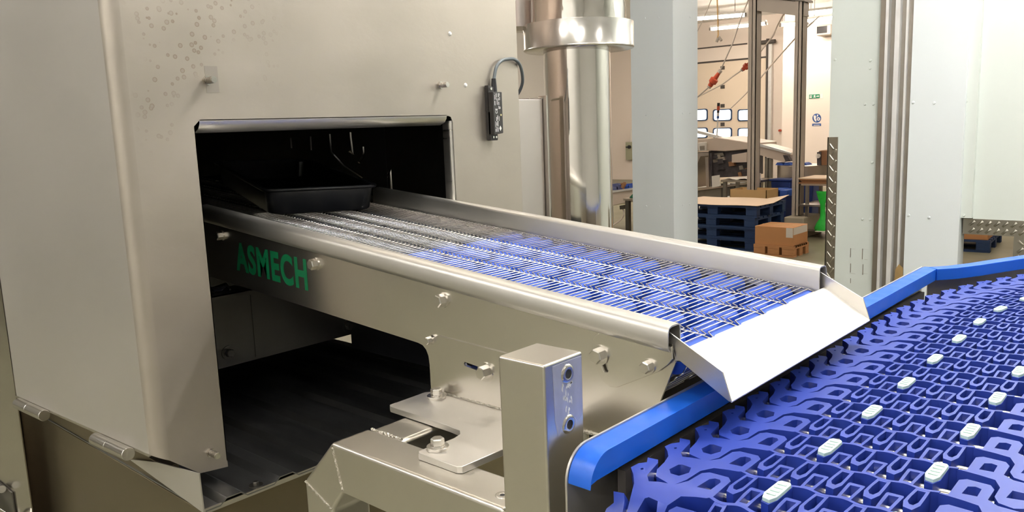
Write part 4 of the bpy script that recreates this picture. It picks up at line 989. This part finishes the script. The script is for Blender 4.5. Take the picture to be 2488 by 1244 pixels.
def bin_(label, u0, u1, v0, y, m_, depth=.55, name='waste_bin', v1=None):
    a = at_y(u0, v0, y); b = at_y(u1, v0, y); t = thing(name, label, 'bin', ((a.x + b.x) / 2, y + depth / 2, 0), 0, 'blue bins in the far hall')
    m = MB(); s = .04
    m.hexa([(a.x + s, y + s, .06), (b.x - s, y + s, .06), (b.x - s, y + depth - s, .06), (a.x + s, y + depth - s, .06), (a.x, y, a.z), (b.x, y, a.z), (b.x, y + depth, a.z), (a.x, y + depth, a.z)]); m.build('bin_body', m_, t, bevel=.02)
    m = MB(); m.box(a.x - .015, b.x + .015, y - .015, y + depth + .015, a.z, a.z + .03); m.build('rim', m_, t, bevel=.008)
    for sx_ in (a.x + .08, b.x - .08): m = MB(); m.cyl((sx_, y + .1, .03), (sx_ + .02, y + .1, .03), .03, n=12); m.cyl((sx_, y + depth - .1, .03), (sx_ + .02, y + depth - .1, .03), .03, n=12); m.build('castor', M['black'], t)
    return t
bin_('tall navy bin under the rotary table, left of the thin column', 1872, 1921, 440, 11.65, M['bin'], .3)
bin_('navy bin between the thin column and the shelf trolley', 1944, 1976, 448, 11.55, M['bin'], .4)
bin_('teal-blue low bin beside the pallet stack', 1866, 1886, 466, 11.2, M['bin_mid'], .4)
bl = thing('blue_crate', 'royal blue plastic crate in front of the tall navy bin', 'crate', (-4.9, 11.3, 0))
a = at_y(1894, 462, 11.25); b = at_y(1912, 470, 11.25)
m = MB(); m.box(a.x, b.x, 11.25, 11.6, b.z - .05, a.z); m.build('crate_body', M['bin_mid'], bl, bevel=.01)
m = MB(); m.box(a.x + .02, b.x - .02, 11.27, 11.58, 0, b.z - .05); m.build('crate_base', M['bin'], bl)
# shelf trolley with card, bag and parcel
tl0 = at_y(1950, 447, 10.9); 
xs0, xs1 = at_y(1950, 450, 10.9).x, at_y(2035, 450, 10.9).x; zs1 = at_y(1980, 446, 10.9).z; zs2 = at_y(1980, 497, 10.9).z; zs3 = at_y(1980, 578, 10.9).z
tt = thing('shelf_trolley', 'tall stainless shelf trolley stacked with brown card beside the checkered edge strip', 'trolley', ((xs0 + xs1) / 2, 11.2, 0))
for i, z in enumerate((zs1, zs2, .12)):
    m = MB(); m.box(xs0 - (.03 if i else 0), xs1, 10.85, 11.45, z - .025, z); m.build('shelf', M['machine'], tt)
for x in (xs0 + .06, xs1 - .04):
    for y in (10.92, 11.40): m = MB(); m.box(x - .02, x + .02, y - .02, y + .02, .06, zs1 - .025); m.build('post', M['galv_dark'], tt)
for x in (xs0 + .06, xs1 - .04):
    for y in (10.92, 11.40): m = MB(); m.cyl((x - .015, y, .035), (x + .015, y, .035), .035, n=14); m.build('castor', M['black'], tt)
for i in range(5):
    dx = .012 * ((i * 3) % 4)
    o = MB().box(xs0 - .03 + dx, xs1 - .02, 10.82 + dx, 11.4, zs1 + .001 + i * .016, zs1 + .0155 + i * .016).build('card_sheet', [M['carton_dark'], M['carton'], M['carton_dark'], M['carton'], M['board']][i], None, origin=(xs0, 11.1, zs1 + i * .016))
    tag(o, ('lowest brown card sheet lying on the shelf trolley', 'second card sheet from the bottom on the shelf trolley', 'middle brown card sheet of the pile on the shelf trolley', 'second card sheet from the top on the shelf trolley', 'pale topmost card sheet on the shelf trolley')[i], 'card', 'card sheets on the shelf trolley')
gb = thing('green_bag', 'bright green plastic bag sagging from the shelf trolley', 'bag', (xs0 + .5, 11.0, zs2))
pu = lambda u, v: at_y(u, v, 10.78)
random.seed(17)
m = MB(); rings = []
for (u, v, ru) in ((1996, 466, 14), (1998, 478, 12), (1999, 496, 6), (1999, 515, 6), (1999, 530, 7), (1997, 543, 15), (1997, 554, 18), (1997, 561, 15)):
    c = pu(u, v); r_ = ru / FPX * dep(c); rings.append([c + Vector((r_ * math.cos(2 * math.pi * i / 16) * random.uniform(.85, 1.15), .45 * r_ * math.sin(2 * math.pi * i / 16), random.uniform(-.01, .01))) for i in range(16)])
m.loft(rings); m.build('bag_body', M['bag'], gb, sharp=80)
wp_ = thing('white_parcel', 'white wrapped parcel on the lowest shelf of the trolley', 'parcel', (xs0 + .45, 11.1, .121))
c0 = pu(1978, 560)
m = MB(); zt_p = pu(1997, 561).z - .008; m.box(c0.x, xs1 - .05, 10.87, 11.3, .121, zt_p); m.box(pu(1985, 560).x, pu(2012, 560).x, 10.70, 10.87, .121, zt_p); m.build('parcel_body', M['white'], wp_, bevel=.02)
# pallet seen through the hatch
h0 = at_z(2392, 617, 0)
pallet('dark blue pallet seen through the low hatch at the right', (h0.x - .55, h0.y + .55, 0), math.radians(4), M['pallet'], 1.1, 1.0)
hc = thing('flat_carton', 'flat brown carton on the blue pallet behind the hatch', 'box', (h0.x - .55, h0.y + .55, .1425), math.radians(4))
m = MB(); m.box(-.55, .52, -.46, .45, 0, .13); m.build('carton_body', M['carton'], hc, local=True, bevel=.004)
# left gap: a second line against the wall
sl_ = thing('side_line_conveyor', 'stainless conveyor frame seen between the duct and the white column', 'conveyor', (-6.6, 11, 0))
ya = 10.5
poly('frame_side', M['machine_cover'], [(1470, 470), (1560, 457), (1560, 478), (1528, 490), (1470, 503)], ya, ya + .5, sl_)
poly('top_edge', M['galv'], [(1470, 466), (1560, 453), (1560, 458), (1470, 471)], ya - .03, ya, sl_)
poly('motor', M['dark_steel'], [(1505, 500), (1516, 498), (1516, 508), (1506, 509)], ya + .05, ya + .2, sl_)
for u in (1478, 1552): 
    p = at_y(u, 500, ya + .2); m = MB(); m.box(p.x - .04, p.x + .04, ya + .2, ya + .28, 0, p.z + .05); m.build('leg', M['galv_dark'], sl_)
zsl = at_y(1500, 462, ya + .2).z
for (u0, u1, v0, v1, lab) in ((1478, 1506, 448, 463, 'blue tray on the side line conveyor nearest the duct'), (1514, 1534, 448, 460, 'blue tray on the side line conveyor beside the white column')):
    a = at_y(u0, v0, ya + .15); b = at_y(u1, v1, ya + .15)
    t = thing('blue_crate', lab, 'tray', ((a.x + b.x) / 2, ya + .25, b.z), 0, 'blue trays on the side line')
    zq = max(b.z, at_y(u0, 466, ya).z + .0)
    m = MB(); b.z = at_y(u1, 470 - 13 * (u1 - 1470) / 90, ya - .03).z + .022; m.box(a.x, b.x, ya + .08, ya + .40, b.z - .02, b.z); m.box(a.x, b.x, ya + .38, ya + .40, b.z, a.z); m.box(a.x, a.x + .015, ya + .08, ya + .40, b.z, a.z); m.box(b.x - .015, b.x, ya + .08, ya + .40, b.z, a.z); m.box(a.x, b.x, ya + .08, ya + .095, b.z, (a.z + b.z) / 2); m.build('crate_body', mat('slate_blue_plastic', (.12, .14, .28), .5) if u0 == 1478 else M['bin_mid'], t)
vb = thing('valve_block', 'small dark brass valve on the side line conveyor', 'valve', tuple(at_y(1516, 455, ya + .1)))
c = at_y(1516, 448, ya + .02); m = MB(); m.cyl(c + Vector((-.03, 0, -.05)), c + Vector((.02, 0, .02)), .03, n=12); m.cyl(c + Vector((-.05, 0, .0)), c + Vector((.03, 0, .02)), .018, n=10); m.cyl(c + Vector((-.01, 0, -.1)), c + Vector((-.01, 0, -.03)), .016, n=10); m.build('valve_body', M['carton_dark'], vb)
st2 = thing('side_table', 'small steel table in front of the side line conveyor', 'table', (-6.2, 9.9, 0))
a = at_y(1514, 482, 9.8); m = MB(); m.box(a.x, a.x + .7, 9.8, 10.3, a.z - .03, a.z); m.build('table_top', M['machine'], st2)
for x in (a.x + .05, a.x + .62): m = MB(); m.box(x - .03, x + .03, 9.82, 9.88, 0, a.z - .03); m.build('leg', M['dark_steel'], st2)
gc = thing('green_cloth', 'crumpled green cloth on the small steel table', 'cloth', (a.x + .12, 9.95, a.z))
m = MB(); m.hexa([(a.x + .05, 9.85, a.z + .001), (a.x + .3, 9.85, a.z + .001), (a.x + .3, 10.1, a.z + .001), (a.x + .05, 10.1, a.z + .001), (a.x + .09, 9.9, a.z + .06), (a.x + .26, 9.88, a.z + .09), (a.x + .24, 10.05, a.z + .08), (a.x + .1, 10.05, a.z + .05)]); m.build('cloth', mat('dull_green_cloth', (.02, .13, .07), .8), gc, bevel=.02)
hz_ = thing('floor_hose', 'pale hose trailing down to the floor under the side line conveyor', 'hose', tuple(at_y(1514, 545, ya)))
m = MB(); m.tube(smooth([at_y(u, v, ya + .1) for u, v in ((1513, 505), (1516, 520), (1510, 532), (1498, 542), (1484, 549))]), .012, 8); m.build('hose', M['cream'], hz_)
a = at_y(1525, 345, BY); b = at_y(1545, 388, BY)
cb = thing('control_box', 'sage grey control box with a black lever on the far wall beside the white column', 'switch', (a.x, BY, b.z))
m = MB(); m.box(a.x, b.x, BY - .12, BY + .03, b.z, a.z); m.build('enclosure', M['switchbox'], cb, bevel=.01)
p = at_y(1530, 357, BY - .12); m = MB(); m.cyl((p.x, BY - .17, p.z), (p.x, BY - .12, p.z), .05, n=14); m.box(p.x - .10, p.x, BY - .18, BY - .16, p.z - .02, p.z + .015); m.build('lever', M['black'], cb)
m = MB(); m.tube(smooth([Vector((at_y(u, v, BY - .06).x, BY - .06, at_y(u, v, BY - .06).z)) for u, v in ((1533, 345), (1534, 330), (1534, 318), (1538, 311), (1548, 309))]), .03, 8); m.build('conduit', M['white'], cb)
# ceiling cables with red connectors
def cable(name, label, pts, r, m_, y, red=None, cat='cable'):
    ps_ = [at_y(u, v, y) for u, v in pts]; t = thing(name, label, cat, tuple(ps_[-1]))
    m = MB(); m.tube(ps_, r, 6); m.build('cord', m_, t)
    if red:
        q0, q1 = [at_y(u, v, y - .01) for u, v in red]; d = q1 - q0
        m = MB(); m.tube([q0 + d * .12, q0 + d * .45, q0 + d * .5, q0 + d * .7, q0 + d * .75, q1 - d * .1], [.022, .03, .052, .05, .032, .03], 12); m.build('connector', M['red'], t)
        for (f0, f1) in ((0, .13), (.9, 1.0)): m = MB(); m.cyl(q0 + d * f0, q0 + d * f1, .026, n=10); m.build('gland', M['column'], t)
    return t
cable('power_cable', 'grey cable dropping from the ceiling to the larger red connector', [(1835, -40), (1816, 5), (1800, 45), (1780, 105), (1750, 172), (1722, 212), (1690, 240)], .008, M['column'], 9.2, ((1751, 171), (1722, 213)))
cable('power_cable', 'pale cable with the smaller red connector half behind the thick column', [(1935, -20), (1890, 60), (1880, 85), (1830, 148), (1805, 168), (1755, 205), (1690, 238)], .011, M['cream'], 11.6, ((1829, 147), (1802, 171)))
cable('hanging_cable', 'pale cable slanting behind both grey columns', [(1990, 40), (1935, 90), (1890, 140), (1842, 196), (1800, 240), (1775, 263)], .012, M['cream'], 13.5)
cable('hanging_cable', 'thin dark cable slanting at the top left of the far hall opening', [(1740, -30), (1720, 20), (1705, 55), (1690, 85)], .006, M['column'], 9.5)
pd = cable('pendant_drop', 'tan pendant cord with two small plugs hanging from the far hall ceiling', [(1741, -40), (1744, 40), (1745, 85), (1741, 100)], .010, M['carton_tan'], 10.5)
for (u0, v0, u1, v1) in ((1745, 92, 1741, 102), (1747, 90, 1753, 99)):
    m = MB(); m.cyl(at_y(u0, v0, 10.5), at_y(u1, v1, 10.5), .018, n=10); m.build('plug', M['column'], pd)
# signal tower
s0 = at_y(1744, 330, mcY + .3)
sg = thing('signal_tower', 'slim signal tower with dark, red and blue-white sections rising from the packing machine', 'beacon', tuple(s0))
for nm, v0, v1, r_, m_ in (('cap', 250, 258, .024, M['black']), ('red_lens', 258, 268, .024, M['red']), ('white_lens', 274, 282, .022, M['sign_white']), ('blue_lens', 282, 288, .022, M['sign_blue']), ('collar', 268, 274, .022, M['black']), ('pole', 288, 346, .012, M['galv'])):
    m = MB(); p, q = at_y(1746 - (v0 - 250) * .05, v0, mcY + .3), at_y(1746 - (v1 - 250) * .05, v1, mcY + .3); m.cyl(p, q, r_, n=14); m.build(nm, m_, sg)
# signs and speaker on the pier wall (y = 19)
WY = 19.0
def flat(parent, name, m_, pts, off):
    m = MB(); m.prism([tuple(at_y(u, v, WY).xz) for u, v in pts], WY - off - .004, WY - off, 'y'); return m.build(name, m_, parent)
es = thing('exit_sign', 'green and white emergency exit sign with a running figure on the cream wall', 'sign', tuple(at_y(1982, 234, WY)))
flat(es, 'sign_plate', M['sign_white'], [(1965.5, 229.5), (1999.5, 227.5), (1999.5, 238.5), (1965.5, 240)], .001)
flat(es, 'green_field', M['sign_green'], [(1966, 230), (1992, 228.6), (1992, 238.2), (1966, 239.6)], .006)
for nm, pts in (('lettering', [(1967.5, 232), (1973.5, 231.7), (1973.5, 233.8), (1967.5, 234)]), ('lettering', [(1967.5, 235.3), (1973, 235), (1973, 237.6), (1967.5, 238)]), ('running_figure', [(1979.5, 230.5), (1981.5, 230.5), (1981, 233), (1983, 238), (1980.5, 236), (1977, 238.4), (1978.2, 234.5), (1977, 233)]), ('arrow', [(1984, 233), (1988, 232.7), (1988, 231.2), (1991, 233.8), (1988, 236.2), (1988, 234.8), (1984, 235)])):
    flat(es, nm, M['sign_white'], pts, .011)
hs = thing('hygiene_sign', 'round blue hand washing sign above a small blue text plate on the cream wall', 'sign', tuple(at_y(1984, 287, WY)))
def ell(cx, cy, rx_, ry_, n=28): return [(cx + rx_ * math.cos(2 * math.pi * i / n), cy + ry_ * math.sin(2 * math.pi * i / n)) for i in range(n)]
flat(hs, 'round_plate', M['sign_blue'], ell(1984.6, 287, 10.6, 11), .001)
for pts in ([(1977, 281), (1981, 280), (1984, 284), (1982, 287), (1984, 292), (1983, 296), (1979, 292), (1977.5, 287)], [(1985, 279), (1988, 278), (1988.5, 281), (1985.5, 284)], ell(1989, 289, 4.2, 4.4, 16)): flat(hs, 'hands_symbol', M['sign_white'], pts, .006)
flat(hs, 'symbol_dot', M['sign_blue'], ell(1988.8, 289, 1.6, 1.7, 12), .011)
flat(hs, 'text_plate', M['sign_blue'], [(1973.5, 300.5), (1995, 300), (1995, 306), (1973.5, 306.5)], .001)
flat(hs, 'lettering', M['sign_white'], [(1977, 303.4), (1992, 303), (1992, 304.8), (1977, 305.2)], .006)
sp = thing('wall_speaker', 'grey wall speaker with a dark grille below the ceiling tube light', 'speaker', tuple(at_y(1995, 72, WY)))
a = at_y(1983, 62, WY - .3); b = at_y(2018, 84, WY - .3)
m = MB(); m.hexa([(a.x, WY - .3, b.z), (b.x, WY - .3, b.z), (b.x, WY, b.z), (a.x, WY, b.z), (a.x, WY - .3, a.z), (b.x, WY - .3, a.z), (b.x, WY, a.z), (a.x, WY, a.z)]); m.build('cabinet', M['column'], sp, bevel=.03)
m = MB(); m.box(a.x + .02, a.x + .25, WY - .306, WY - .30, b.z + .05, a.z - .03); m.build('grille', M['black'], sp)
al = thing('call_point', 'small red-brown call point on the far wall between the two columns', 'alarm', tuple(at_y(1896, 317, BY)))
a = at_y(1896, 317, BY); m = MB(); m.cyl((a.x, BY - .06, a.z), (a.x, BY + .04, a.z), .03, n=14); m.build('button', M['red'], al)

# ------------------------------------------------------------------ world and colour management
w = bpy.data.worlds.new('world'); sc.world = w; w.use_nodes = True
w.node_tree.nodes['Background'].inputs['Color'].default_value = (.9, .95, 1, 1); w.node_tree.nodes['Background'].inputs['Strength'].default_value = .05
vs = sc.view_settings; vs.view_transform = 'Standard'; vs.look = 'None'; vs.gamma = 1; vs.use_curve_mapping = False; vs.exposure = EXPOSURE
sc.display_settings.display_device = 'sRGB'
